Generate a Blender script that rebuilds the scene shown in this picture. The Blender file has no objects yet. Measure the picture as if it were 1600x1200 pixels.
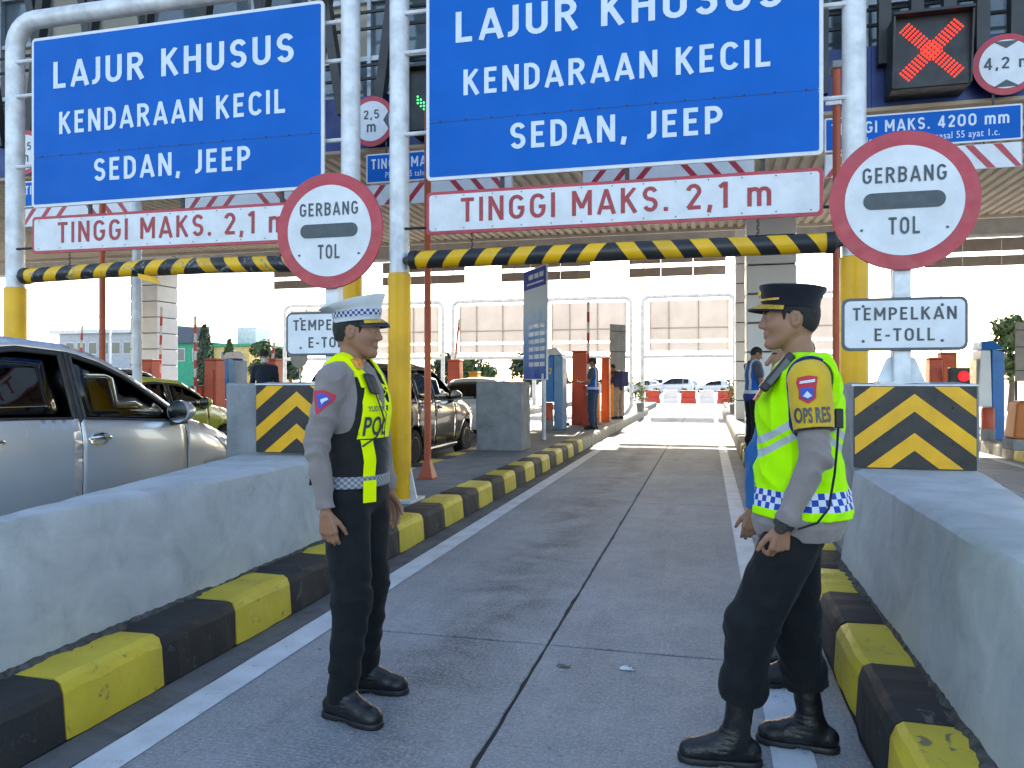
import bpy, bmesh, math, random
import numpy as np
from mathutils import Vector, Matrix
from mathutils.bvhtree import BVHTree
from mathutils.geometry import delaunay_2d_cdt
random.seed(7)
SC = bpy.context.scene
COL = SC.collection

# ------------------------------------------------------------------ camera, sky, sun, exposure
YAW = math.atan(305 / 1200)
cam_d = bpy.data.cameras.new('camera')
cam_d.sensor_width = 36; cam_d.lens = 27.0
cam_d.shift_y = -5 / 1600
cam_d.clip_start = 0.05; cam_d.clip_end = 3000
cam = bpy.data.objects.new('camera', cam_d); COL.objects.link(cam)
cam.location = (0, 0, 1.45); cam.rotation_euler = (math.pi / 2, 0, YAW)
SC.camera = cam

SUN_AZ, SUN_K = math.atan(0.075), 0.505            # sun ahead, a little left of the lane; rise per metre
to_sun = Vector((-math.sin(SUN_AZ), math.cos(SUN_AZ), SUN_K)).normalized()
SUN_EL = math.asin(to_sun.z)
world = bpy.data.worlds.new('World'); SC.world = world; world.use_nodes = True
wn = world.node_tree.nodes; wn.clear()
w_out = wn.new('ShaderNodeOutputWorld'); w_bg = wn.new('ShaderNodeBackground'); w_sky = wn.new('ShaderNodeTexSky')
w_sky.sky_type = 'NISHITA'; w_sky.sun_disc = False
w_sky.sun_elevation = SUN_EL; w_sky.sun_rotation = -SUN_AZ
w_sky.air_density = 1.0; w_sky.dust_density = 1.0; w_sky.ozone_density = 1.0
w_bg.inputs['Strength'].default_value = 0.15
world.node_tree.links.new(w_sky.outputs[0], w_bg.inputs[0]); world.node_tree.links.new(w_bg.outputs[0], w_out.inputs[0])
sun_d = bpy.data.lights.new('sun', 'SUN'); sun_d.energy = 4.0; sun_d.angle = math.radians(0.5); sun_d.color = (1, 0.93, 0.83)
sun = bpy.data.objects.new('sun', sun_d); COL.objects.link(sun)
sun.rotation_euler = to_sun.to_track_quat('Z', 'Y').to_euler(); sun.location = (-5, 40, 40)
SC.view_settings.view_transform = 'Standard'; SC.view_settings.look = 'None'
SC.view_settings.gamma = 1; SC.view_settings.use_curve_mapping = False
SC.view_settings.exposure = 1.88
SC.view_settings.use_white_balance = True             # the phone balanced for the blue shade
SC.view_settings.white_balance_temperature = 7000; SC.view_settings.white_balance_tint = 10
SC.render.engine = 'CYCLES'
SC.cycles.use_denoising = True
SC.cycles.max_bounces = 7; SC.cycles.diffuse_bounces = 4; SC.cycles.glossy_bounces = 3; SC.cycles.transmission_bounces = 6
SC.cycles.caustics_reflective = False; SC.cycles.caustics_refractive = False
SC.cycles.sample_clamp_indirect = 8

# ------------------------------------------------------------------ materials
MATS = {}
def _nt(name):
    m = bpy.data.materials.new(name); m.use_nodes = True
    nt = m.node_tree; nt.nodes.clear()
    o = nt.nodes.new('ShaderNodeOutputMaterial'); b = nt.nodes.new('ShaderNodeBsdfPrincipled')
    nt.links.new(b.outputs[0], o.inputs[0])
    return m, nt, b
class NT:
    """tiny helper to write node graphs"""
    def __init__(s, nt): s.nt = nt
    def n(s, t, **kw):
        x = s.nt.nodes.new(t)
        for k, v in kw.items():
            if k.startswith('i_'):
                key = k[2:]; key = int(key) if key.isdigit() else key
                s.set(x.inputs[key], v)
            else: setattr(x, k, v)
        return x
    def set(s, sock, v):
        if hasattr(v, 'is_output'): s.nt.links.new(v, sock)
        else: sock.default_value = v
    def coord(s, kind='Object'): return s.n('ShaderNodeTexCoord').outputs[kind]
    def noise(s, vec, scale, detail=4, rough=.55, dist=0):
        x = s.n('ShaderNodeTexNoise', i_Vector=vec, i_Scale=scale, i_Detail=detail, i_Roughness=rough, i_Distortion=dist); return x.outputs['Fac']
    def ramp(s, fac, lo, hi, a=0., b=1.):
        x = s.n('ShaderNodeMapRange', i_Value=fac); x.inputs[1].default_value = lo; x.inputs[2].default_value = hi
        x.inputs[3].default_value = a; x.inputs[4].default_value = b; return x.outputs[0]
    def math(s, op, a, b=0., c=None):
        x = s.n('ShaderNodeMath', operation=op); s.set(x.inputs[0], a); s.set(x.inputs[1], b)
        if c is not None: s.set(x.inputs[2], c)
        return x.outputs[0]
    def mix(s, fac, a, b):
        x = s.n('ShaderNodeMix', data_type='RGBA'); s.set(x.inputs[0], fac); s.set(x.inputs[6], a); s.set(x.inputs[7], b); return x.outputs[2]
    def xyz(s, vec): return s.n('ShaderNodeSeparateXYZ', i_Vector=vec).outputs
    def scale(s, vec, v):
        x = s.n('ShaderNodeMapping', i_Vector=vec); x.inputs['Scale'].default_value = v; return x.outputs[0]
    def bump(s, h, strength, dist=.01):
        return s.n('ShaderNodeBump', i_Height=h, i_Strength=strength, i_Distance=dist).outputs[0]
def c4(c): return (c[0], c[1], c[2], 1.0)
def mul(c, k): return tuple(min(1, v * k) for v in c)
def M(name, col, rough=.6, metal=0., var=.12, vs=3., bump=.1, bs=60., spec=.5, coat=0., col2=None, rvar=.1, sheen=0., bd=.01, trans=0.):
    """paint / metal / cloth with blotchy colour, roughness variation and fine relief"""
    if name in MATS: return MATS[name]
    m, nt, b = _nt(name); g = NT(nt)
    vec = g.coord()
    n1 = g.noise(vec, vs, 5, .6)
    c2 = col2 if col2 else mul(col, 1 - 2 * var)
    cc = g.mix(g.ramp(n1, .35, .7), c4(mul(col, 1 + var * .5)) if not col2 else c4(col), c4(c2))
    g.set(b.inputs['Base Color'], cc)
    g.set(b.inputs['Roughness'], g.ramp(g.noise(vec, vs * 2.3, 3), .3, .7, max(.02, rough - rvar), min(1, rough + rvar)))
    b.inputs['Metallic'].default_value = metal; b.inputs['Specular IOR Level'].default_value = spec
    b.inputs['Coat Weight'].default_value = coat; b.inputs['Coat Roughness'].default_value = .05
    b.inputs['Sheen Weight'].default_value = sheen
    b.inputs['Transmission Weight'].default_value = trans
    if bump: g.set(b.inputs['Normal'], g.bump(g.noise(vec, bs, 3), bump, bd))
    MATS[name] = m; return m
def concrete(name, col, dark, light, bump=.35, s=1., stain=None):
    if name in MATS: return MATS[name]
    m, nt, b = _nt(name); g = NT(nt); vec = g.coord()
    a = g.noise(vec, 1.6 * s, 6, .65, .6); f = g.noise(vec, 9 * s, 5, .7, 1.2); sp = g.noise(vec, 140 * s, 2)
    c = g.mix(g.ramp(a, .35, .68), c4(dark), c4(light)); c = g.mix(g.ramp(f, .42, .66, 0, .6), c, c4(col))
    c = g.mix(g.ramp(sp, .55, .8, 0, .25), c, c4(mul(dark, .6)))
    c = g.mix(g.ramp(g.noise(vec, 34 * s, 2), .70, .75, 0, .5), c, c4(mul(dark, .45)))
    big = g.noise(vec, .55 * s, 3); c = g.mix(g.ramp(big, .5, .75, 0, .45), c, c4(mul(dark, .75)))
    g.set(b.inputs['Base Color'], c); b.inputs['Roughness'].default_value = .85
    h = g.math('ADD', g.math('MULTIPLY', f, .6), g.math('MULTIPLY', sp, .25))
    g.set(b.inputs['Normal'], g.bump(h, bump, .015))
    MATS[name] = m; return m
def worn_paint(name, col, under, lo=.60, s=1., rough=.55):
    """painted concrete: scuffs and chips that show the grey underneath, grime along the foot"""
    if name in MATS: return MATS[name]
    m, nt, b = _nt(name); g = NT(nt); vec = g.n('ShaderNodeNewGeometry').outputs['Position']
    n = g.noise(vec, 7 * s, 8, .72, 1.5); n2 = g.noise(vec, 2.2 * s, 4)
    c = g.mix(g.ramp(n2, .35, .75), c4(col), c4(mul(col, .72)))
    c = g.mix(g.ramp(n, lo, lo + .06), c, c4(under))
    c = g.mix(g.ramp(g.noise(vec, 60 * s, 3), .6, .8, 0, .35), c, c4(mul(under, .5)))
    g.set(b.inputs['Base Color'], c); b.inputs['Roughness'].default_value = rough
    h = g.math('SUBTRACT', g.math('MULTIPLY', g.noise(vec, 45 * s, 4), .5), g.ramp(n, lo, lo + .06, 0, .5))
    g.set(b.inputs['Normal'], g.bump(h, .4, .01)); MATS[name] = m; return m
def emit(name, col, s):
    if name in MATS: return MATS[name]
    m, nt, b = _nt(name); b.inputs['Base Color'].default_value = c4(mul(col, .3))
    b.inputs['Emission Color'].default_value = c4(col); b.inputs['Emission Strength'].default_value = s
    MATS[name] = m; return m
def glass(name, tint, alpha_rough=.03, trans=.85):
    """thin window glass: see-through tinted pane with mirror-like reflection"""
    if name in MATS: return MATS[name]
    m = bpy.data.materials.new(name); m.use_nodes = True; nt = m.node_tree; nt.nodes.clear(); g = NT(nt)
    o = g.n('ShaderNodeOutputMaterial'); t = g.n('ShaderNodeBsdfTransparent'); gl = g.n('ShaderNodeBsdfGlossy')
    t.inputs[0].default_value = c4(tint); gl.inputs['Roughness'].default_value = alpha_rough
    wob = g.bump(g.noise(g.coord(), 2.5, 2), .04, .05); g.set(gl.inputs['Normal'], wob)
    fr = g.n('ShaderNodeFresnel'); fr.inputs[0].default_value = 1.5
    fac = g.math('MULTIPLY_ADD', fr.outputs[0], 1.0, .02)
    mx = g.n('ShaderNodeMixShader'); g.set(mx.inputs[0], fac); g.set(mx.inputs[1], t.outputs[0]); g.set(mx.inputs[2], gl.outputs[0])
    nt.links.new(mx.outputs[0], o.inputs[0]); MATS[name] = m; return m

# ------------------------------------------------------------------ objects
def setp(o, label=None, cat=None, group=None, kind=None):
    if label: o['label'] = label
    if cat: o['category'] = cat
    if group: o['group'] = group
    if kind: o['kind'] = kind
    return o
def root_of(o):
    while o.parent: o = o.parent
    return o
def thing(name, label, cat, loc=(0, 0, 0), rz=0., group=None):
    o = bpy.data.objects.new(name, None); COL.objects.link(o); o.empty_display_size = .1
    o.location = loc; o.rotation_euler = (0, 0, rz)
    return setp(o, label, cat, group)
def link(name, me, mat, parent=None, smooth=False):
    o = bpy.data.objects.new(name, me); COL.objects.link(o)
    if mat is not None:
        for mm in (mat if isinstance(mat, (list, tuple)) else [mat]): me.materials.append(mm)
    if parent: o.parent = parent
    if smooth: me.polygons.foreach_set('use_smooth', [True] * len(me.polygons))
    return o
def bevel(o, w=.01, seg=2, ang=35):
    b = o.modifiers.new('bevel', 'BEVEL'); b.width = w; b.segments = seg; b.limit_method = 'ANGLE'; b.angle_limit = math.radians(ang)
    for p in o.data.polygons: p.use_smooth = True
    try:
        b.harden_normals = False
        w_ = o.modifiers.new('wn', 'WEIGHTED_NORMAL'); w_.keep_sharp = True
    except Exception: pass
    return o
class MB:
    """collects shapes in world (or local) coordinates; build() links them as one mesh"""
    def __init__(s): s.v = []; s.f = []; s.mi = []; s.m = 0
    def add(s, vs, fs):
        o = len(s.v); s.v += [tuple(v) for v in vs]; s.f += [tuple(i + o for i in f) for f in fs]; s.mi += [s.m] * len(fs); return s
    def box(s, x0, x1, y0, y1, z0, z1):
        return s.hexa([(x0, y0, z0), (x1, y0, z0), (x1, y1, z0), (x0, y1, z0), (x0, y0, z1), (x1, y0, z1), (x1, y1, z1), (x0, y1, z1)])
    def hexa(s, p):
        return s.add(p, [(0, 3, 2, 1), (4, 5, 6, 7), (0, 1, 5, 4), (1, 2, 6, 5), (2, 3, 7, 6), (3, 0, 4, 7)])
    def tube(s, pts, r, n=12, cap=True, rs=None, sq=1.):
        pts = [Vector(p) for p in pts]; rings = []; o = len(s.v); prev = None
        for i, p in enumerate(pts):
            d = (pts[min(i + 1, len(pts) - 1)] - pts[max(i - 1, 0)]).normalized()
            if prev is None: a = d.orthogonal().normalized()
            else: a = (prev - d * prev.dot(d)).normalized()
            prev = a; b = d.cross(a); rr = rs[i] if rs else r
            for k in range(n):
                t = 2 * math.pi * k / n; s.v.append(tuple(p + a * math.cos(t) * rr + b * math.sin(t) * rr * sq))
        L = len(pts); f = []
        for i in range(L - 1):
            for k in range(n):
                k2 = (k + 1) % n; f.append((o + i * n + k, o + i * n + k2, o + (i + 1) * n + k2, o + (i + 1) * n + k))
        if cap: f.append(tuple(o + k for k in reversed(range(n)))); f.append(tuple(o + (L - 1) * n + k for k in range(n)))
        s.f += f; s.mi += [s.m] * len(f); return s
    def lathe(s, c, axis, prof, n=24):
        """prof: (radius, along axis)"""
        c = Vector(c); ax = Vector(axis).normalized(); a = ax.orthogonal().normalized(); b = ax.cross(a); o = len(s.v); f = []
        for r, h in prof:
            for k in range(n):
                t = 2 * math.pi * k / n; s.v.append(tuple(c + ax * h + (a * math.cos(t) + b * math.sin(t)) * r))
        for i in range(len(prof) - 1):
            for k in range(n):
                k2 = (k + 1) % n; f.append((o + i * n + k, o + i * n + k2, o + (i + 1) * n + k2, o + (i + 1) * n + k))
        f.append(tuple(o + k for k in reversed(range(n)))); f.append(tuple(o + (len(prof) - 1) * n + k for k in range(n)))
        s.f += f; s.mi += [s.m] * len(f); return s
    def prism(s, poly, fr, t0, t1):
        """2-D polygon (ccw) in frame fr=(origin, ux, uy, n) pushed from t0 to t1 along n"""
        O, ux, uy, nn = [Vector(q) for q in fr]; n = len(poly)
        lo = [O + ux * p[0] + uy * p[1] + nn * t0 for p in poly]; hi = [O + ux * p[0] + uy * p[1] + nn * t1 for p in poly]
        return s.add(lo + hi, [tuple(reversed(range(n))), tuple(range(n, 2 * n))] + [(i, (i + 1) % n, n + (i + 1) % n, n + i) for i in range(n)])
    def build(s, name, mat, parent=None, bev=0, smooth=False, seg=2, ang=35, local=False):
        off = Vector((0, 0, 0))
        if parent is not None and not local:
            off = root_of(parent).location
        me = bpy.data.meshes.new(name)
        me.from_pydata([(v[0] - off.x, v[1] - off.y, v[2] - off.z) for v in s.v], [], s.f)
        if any(s.mi): me.polygons.foreach_set('material_index', s.mi)
        o = link(name, me, mat, parent, smooth)
        if smooth and not bev:
            me.set_sharp_from_angle(angle=math.radians(40))
        if bev: bevel(o, bev, seg, ang)
        return o
def rr_poly(x0, x1, y0, y1, r, n=4):
    out = []
    for cx, cy, a0 in ((x1 - r, y1 - r, 0), (x0 + r, y1 - r, 90), (x0 + r, y0 + r, 180), (x1 - r, y0 + r, 270)):
        for i in range(n + 1):
            a = math.radians(a0 + 90 * i / n); out.append((cx + r * math.cos(a), cy + r * math.sin(a)))
    return out
def circ(cx, cy, r, n=48): return [(cx + r * math.cos(2 * math.pi * i / n), cy + r * math.sin(2 * math.pi * i / n)) for i in range(n)]
def copy_tree(o, parent=None, dx=(0, 0, 0)):
    c = o.copy(); COL.objects.link(c); c.parent = parent
    if parent is None: c.location = o.location + Vector(dx)
    for ch in list(o.children): copy_tree(ch, c)
    return c
_TXT = {}
def text2d(s, bold=.0):
    """flat outline mesh of a line of lettering: verts, faces, bounds"""
    k = (s, bold)
    if k not in _TXT:
        cu = bpy.data.curves.new('t', 'FONT'); cu.body = s; cu.resolution_u = 3; cu.offset = bold; cu.space_character = 1.08
        o = bpy.data.objects.new('t', cu); COL.objects.link(o)
        dg = bpy.context.evaluated_depsgraph_get()
        me = bpy.data.meshes.new_from_object(o.evaluated_get(dg))
        vs = [(v.co.x, v.co.y) for v in me.vertices]; fs = [tuple(p.vertices) for p in me.polygons]
        bpy.data.objects.remove(o); bpy.data.curves.remove(cu); bpy.data.meshes.remove(me)
        xs = [v[0] for v in vs]; ys = [v[1] for v in vs]
        _TXT[k] = (vs, fs, min(xs), max(xs), min(ys), max(ys))
    return _TXT[k]
_CAP = None
def text_on(mb, s, x0, x1, base, cap, fr, t, bold=.012):
    """lettering from x0 to x1 with capitals `cap` high on plane fr at height t above it"""
    global _CAP
    if _CAP is None: q = text2d('H', 0.0); _CAP = q[5]
    vs, fs, a, b, _, _ = text2d(s, bold); O, ux, uy, nn = [Vector(q) for q in fr]
    sx = (x1 - x0) / (b - a); sy = cap / _CAP
    mb.add([O + ux * (x0 + (v[0] - a) * sx) + uy * (base + v[1] * sy) + nn * t for v in vs], fs)

# ------------------------------------------------------------------ implicit surfaces for bodies and cloth
def smin(a, b, k):
    h = np.clip(.5 + .5 * (b - a) / k, 0, 1); return b + (a - b) * h - k * h * (1 - h)
def smax(a, b, k): return -smin(-a, -b, k)
def cap(P, a, b, ra, rb, sq=None):
    a = np.asarray(a, np.float32); b = np.asarray(b, np.float32)
    Q = P - a; d = b - a
    if sq is not None:                           # (axis vector, factor): factor > 1 flattens along the axis
        n = np.asarray(sq[0], np.float32); n = n / np.linalg.norm(n)
        Q = Q + np.outer(Q @ n, n) * (sq[1] - 1); d = d + n * (d @ n) * (sq[1] - 1)
    t = np.clip((Q @ d) / max(1e-9, float(d @ d)), 0, 1)
    r = ra + (rb - ra) * t
    D = np.linalg.norm(Q - t[:, None] * d, axis=1) - r
    return D if sq is None else D / (1 + .35 * (sq[1] - 1))
def ell(P, c, r, R=None):
    Q = P - np.asarray(c, np.float32)
    if R is not None: Q = Q @ R
    r = np.asarray(r, np.float32)
    k0 = np.linalg.norm(Q / r, axis=1); k1 = np.linalg.norm(Q / (r * r), axis=1)
    return k0 * (k0 - 1) / np.maximum(k1, 1e-6)
def plane(P, p, n):
    n = np.asarray(n, np.float32); n = n / np.linalg.norm(n); return (P - np.asarray(p, np.float32)) @ n
_EDG = [(0, 1), (2, 3), (4, 5), (6, 7), (0, 2), (1, 3), (4, 6), (5, 7), (0, 4), (1, 5), (2, 6), (3, 7)]
_OFF = np.array([(i & 1, (i >> 1) & 1, (i >> 2) & 1) for i in range(8)])
def sdf_mesh(f, lo, hi, h):
    lo = np.asarray(lo, np.float32); hi = np.asarray(hi, np.float32); B = 4; c = B * h
    n = np.ceil((hi - lo) / c).astype(int) + 1
    ii = np.stack(np.meshgrid(*[np.arange(k) for k in n], indexing='ij'), -1).reshape(-1, 3)
    dc = f((lo + (ii * c + (B - 1) * h / 2)).astype(np.float32))
    act = np.abs(dc) < c * 1.25
    F = np.repeat(np.repeat(np.repeat(dc.reshape(n), B, 0), B, 1), B, 2).astype(np.float32)
    loc = np.stack(np.meshgrid(*[np.arange(B)] * 3, indexing='ij'), -1).reshape(-1, 3)
    ab = ii[act]
    gi = (ab[:, None, :] * B + loc[None]).reshape(-1, 3)
    for s0 in range(0, len(gi), 400000):
        g = gi[s0:s0 + 400000]; F[g[:, 0], g[:, 1], g[:, 2]] = f((lo + g * h).astype(np.float32))
    S = F < 0; nx, ny, nz = F.shape
    cnt = np.zeros((nx - 1, ny - 1, nz - 1), np.uint8)
    for o in _OFF: cnt += S[o[0]:nx - 1 + o[0], o[1]:ny - 1 + o[1], o[2]:nz - 1 + o[2]]
    A = np.argwhere((cnt > 0) & (cnt < 8))
    idx = -np.ones(cnt.shape, np.int32); idx[A[:, 0], A[:, 1], A[:, 2]] = np.arange(len(A))
    V = [F[A[:, 0] + o[0], A[:, 1] + o[1], A[:, 2] + o[2]] for o in _OFF]
    acc = np.zeros((len(A), 3)); k = np.zeros(len(A))
    for a, b in _EDG:
        m = (V[a] < 0) != (V[b] < 0); t = V[a][m] / (V[a][m] - V[b][m])
        acc[m] += _OFF[a] + t[:, None] * (_OFF[b] - _OFF[a]); k[m] += 1
    verts = lo + h * (A + acc / k[:, None])
    faces = []
    for ax in range(3):
        u, w = [(1, 2), (2, 0), (0, 1)][ax]
        e = [slice(None)] * 3; e2 = [slice(None)] * 3; e[ax] = slice(0, -1); e2[ax] = slice(1, None)
        dif = S[tuple(e)] != S[tuple(e2)]
        E_ = np.argwhere(dif)
        E_ = E_[(E_[:, u] > 0) & (E_[:, w] > 0) & (E_[:, u] < F.shape[u] - 1) & (E_[:, w] < F.shape[w] - 1)]
        def at(du, dw):
            q = E_.copy(); q[:, u] -= du; q[:, w] -= dw; return idx[q[:, 0], q[:, 1], q[:, 2]]
        q = np.stack([at(1, 1), at(0, 1), at(0, 0), at(1, 0)], 1)
        ins = S[E_[:, 0], E_[:, 1], E_[:, 2]]
        q[~ins] = q[~ins][:, ::-1]; faces.append(q)
    q = np.concatenate(faces); q = q[(q >= 0).all(1)]
    return verts, q
def sdf_obj(name, f, lo, hi, h, mat, parent, mfun=None):
    v, q = sdf_mesh(f, lo, hi, h)
    me = bpy.data.meshes.new(name); me.from_pydata(v.tolist(), [], q.tolist())
    o = link(name, me, mat, parent, True)
    if mfun is not None:
        me.polygons.foreach_set('material_index', mfun(v[q].mean(1)).astype(np.int32))
    return o
def bvh_of(o): 
    me = o.data; return BVHTree.FromPolygons([v.co for v in me.vertices], [tuple(p.vertices) for p in me.polygons])
def pip(p, poly):
    x, y = p; c = False; j = len(poly) - 1
    for i in range(len(poly)):
        xi, yi = poly[i]; xj, yj = poly[j]
        if (yi > y) != (yj > y) and x < (xj - xi) * (y - yi) / (yj - yi) + xi: c = not c
        j = i
    return c
def cdt(poly, step, holes=()):
    """triangles filling a polygon (with holes) on a grid of `step`"""
    def dens(pl):
        out = []
        for i, p in enumerate(pl):
            q = pl[(i + 1) % len(pl)]; L = math.dist(p, q); n = max(1, int(L / step))
            for k in range(n): out.append((p[0] + (q[0] - p[0]) * k / n, p[1] + (q[1] - p[1]) * k / n))
        return out
    loops = [dens(poly)] + [dens(hh) for hh in holes]
    vs = []; ed = []
    for lp in loops:
        o = len(vs); vs += lp; ed += [(o + i, o + (i + 1) % len(lp)) for i in range(len(lp))]
    x0 = min(p[0] for p in poly); x1 = max(p[0] for p in poly); y0 = min(p[1] for p in poly); y1 = max(p[1] for p in poly)
    a = x0 + step / 2
    while a < x1:
        b = y0 + step / 2
        while b < y1:
            if pip((a, b), poly): vs.append((a, b))
            b += step
        a += step
    r = delaunay_2d_cdt([Vector(p) for p in vs], ed, [], 0, 1e-5)
    V = [(v.x, v.y) for v in r[0]]; T = []
    for t in r[2]:
        c = (sum(V[i][0] for i in t) / len(t), sum(V[i][1] for i in t) / len(t))
        if pip(c, poly) and not any(pip(c, hh) for hh in holes):
            a, b, d = [V[i] for i in t[:3]]
            if (b[0] - a[0]) * (d[1] - a[1]) - (b[1] - a[1]) * (d[0] - a[0]) < 0: t = list(reversed(t))
            T.append(tuple(t))
    return V, T
def wrap(mb, V, T, fr, bvh, off=.003, both=False):
    """lay a flat mesh (2-D in frame fr) onto a surface: shot along -n"""
    O, ux, uy, nn = [Vector(q) for q in fr]; out = []; ok = []
    for p in V:
        o = O + ux * p[0] + uy * p[1] + nn * .5
        hit = bvh.ray_cast(o, -nn)
        if hit[0] is None: out.append(O + ux * p[0] + uy * p[1]); ok.append(False)
        else: out.append(hit[0] + (hit[1] * .6 + nn * .6).normalized() * off); ok.append(True)
    mb.add(out, [t for t in T if all(ok[i] for i in t)])
def wrap_text(mb, s, x0, x1, base, capH, fr, bvh, off=.004, bold=.015):
    global _CAP
    if _CAP is None: _CAP = text2d('H', 0.0)[5]
    vs, fs, a, b, _, _ = text2d(s, bold); sx = (x1 - x0) / (b - a); sy = capH / _CAP
    wrap(mb, [(x0 + (v[0] - a) * sx, base + v[1] * sy) for v in vs], fs, fr, bvh, off)
# ------------------------------------------------------------------ narrow road-sign lettering drawn with strokes
def _arc(cx, cy, rx, ry, a0, a1, n=8):
    return [(cx + rx * math.cos(math.radians(a0 + (a1 - a0) * i / n)), cy + ry * math.sin(math.radians(a0 + (a1 - a0) * i / n))) for i in range(n + 1)]
def _glyphs():
    G = {}; e = .08; W = .56; r = W - e; L = e; H = 1 - e
    G['A'] = (.64, [[(.04, 0), (.32, 1)], [(.60, 0), (.32, 1)], [(.15, .27), (.49, .27)]])
    G['B'] = (W, [[(L, 0), (L, 1)], [(L, H)] + _arc(.29, .73, .19, .19, 90, -90) + [(L, .54)], [(L, .54)] + _arc(.28, .31, .20, .23, 90, -90) + [(L, e)]])
    G['C'] = (W, [_arc(.30, .66, .22, .26, 25, 180) + _arc(.30, .34, .22, .26, 180, 335)])
    G['D'] = (W, [[(L, 0), (L, 1)], [(L, H), (.2, H)] + _arc(.2, .64, .28, .28, 90, 0) + _arc(.2, .36, .28, .28, 0, -90) + [(L, e)]])
    G['E'] = (.48, [[(L, 0), (L, 1)], [(L, H), (.46, H)], [(L, .52), (.41, .52)], [(L, e), (.46, e)]])
    G['G'] = (.60, [_arc(.30, .66, .22, .26, 25, 180) + _arc(.30, .34, .22, .26, 180, 360) + [(.52, .46)], [(.34, .46), (.60, .46)]])
    G['H'] = (.58, [[(L, 0), (L, 1)], [(.5, 0), (.5, 1)], [(L, .52), (.5, .52)]])
    G['I'] = (.16, [[(L, 0), (L, 1)]])
    G['J'] = (.36, [[(.28, 1), (.28, .28)] + _arc(.10, .28, .18, .20, 0, -100)])
    G['K'] = (.58, [[(L, 0), (L, 1)], [(L, .42), (.50, 1)], [(.22, .58), (.53, 0)]])
    G['L'] = (.46, [[(L, 0), (L, 1)], [(L, e), (.46, e)]])
    G['M'] = (.74, [[(L, 0), (L, 1)], [(.66, 0), (.66, 1)], [(L, .97), (.37, .30)], [(.66, .97), (.37, .30)]])
    G['N'] = (.60, [[(L, 0), (L, 1)], [(.52, 0), (.52, 1)], [(L, .97), (.52, .03)]])
    G['O'] = (.60, [_arc(.30, .66, .22, .26, 0, 180) + _arc(.30, .34, .22, .26, 180, 360) + [(.52, .66)]])
    G['P'] = (.54, [[(L, 0), (L, 1)], [(L, H)] + _arc(.25, .69, .22, .23, 90, -90) + [(L, .46)]])
    G['R'] = (.58, [[(L, 0), (L, 1)], [(L, H)] + _arc(.26, .71, .22, .21, 90, -90) + [(L, .50)], [(.28, .50), (.53, 0)]])
    G['S'] = (.54, [_arc(.27, .71, .19, .21, 20, 270, 10) + _arc(.27, .29, .19, .21, 90, -160, 10)])
    G['T'] = (.52, [[(.26, 0), (.26, 1)], [(0, H), (.52, H)]])
    G['U'] = (.58, [[(L, 1), (L, .30)] + _arc(.29, .30, .21, .22, 180, 360) + [(.5, 1)]])
    G['Y'] = (.56, [[(.28, 0), (.28, .42), (.05, 1)], [(.28, .42), (.51, 1)]])
    G['0'] = G['O']
    G['1'] = (.34, [[(.24, 0), (.24, 1)], [(.24, .97), (.04, .80)]])
    G['2'] = (.52, [_arc(.26, .70, .19, .22, 170, -20, 8) + [(.08, e), (.50, e)]])
    G['4'] = (.58, [[(.40, 0), (.40, 1)], [(.40, .97), (.06, .26), (.56, .26)]])
    G['5'] = (.52, [[(.46, H), (.11, H), (.09, .54)] + _arc(.26, .33, .20, .25, 110, -150, 9)])
    G['m'] = (.80, [[(L, 0), (L, .72)], [(L, .5)] + _arc(.24, .5, .16, .16, 180, 0, 6) + [(.40, 0)], [(.40, .5)] + _arc(.56, .5, .16, .16, 180, 0, 6) + [(.72, 0)]])
    G['.'] = (.16, [[(L, 0), (L, .16)]]); G[','] = (.18, [[(.11, .15), (.05, -.14)]]); G['-'] = (.34, [[(.03, .42), (.31, .42)]])
    return G
GLYPH = _glyphs(); _GM = {}
def glyph_mesh(ch, th):
    if (ch, th) in _GM: return _GM[ch, th]
    vs = []; fs = []; h = th / 2
    for st in GLYPH[ch][1]:
        for i in range(len(st) - 1):
            a, b = Vector(st[i]), Vector(st[i + 1]); d = b - a
            if d.length < 1e-6: continue
            d.normalize(); n = Vector((-d.y, d.x)) * h
            if 0 < i: a = a - d * h * .35                 # overlap at the joints
            if i < len(st) - 2: b = b + d * h * .35
            o = len(vs); vs += [a - n, b - n, b + n, a + n]; fs.append([o, o + 1, o + 2, o + 3])
    r = delaunay_2d_cdt(vs, [], fs, 0, 1e-5)
    V = [(max(v.x, -.02), min(max(v.y, -.2), 1.0)) for v in r[0]]; T = []
    for t, src in zip(r[2], r[5]):
        if not src: continue
        t = list(t); a, b, c = [V[i] for i in t[:3]]
        if (b[0] - a[0]) * (c[1] - a[1]) - (b[1] - a[1]) * (c[0] - a[0]) < 0: t.reverse()
        T.append(tuple(t))
    _GM[ch, th] = (V, T); return V, T
def sign_words(s, x0, x1, base, capH, fr, t, mat, parent, th=.165, gap=.20, space=.42):
    """one mesh per word, stretched so that the line runs from x0 to x1"""
    pos = []; x = 0
    for ch in s:
        if ch == ' ': x += space; continue
        if ch == 'J' and pos and pos[-1][0] == 'A': x -= .12
        pos.append((ch, x)); x += GLYPH[ch][0] + gap
    tot = x - gap; sx = (x1 - x0) / tot; O, ux, uy, nn = [Vector(q) for q in fr]
    k = 0
    for word in s.split():
        mb = MB()
        for ch in word:
            c, px = pos[k]; k += 1; V, T = glyph_mesh(c, th)
            mb.add([O + ux * (x0 + (px + v[0]) * sx) + uy * (base + v[1] * capH) + nn * t for v in V], T)
        mb.build('word', mat, parent)
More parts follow.
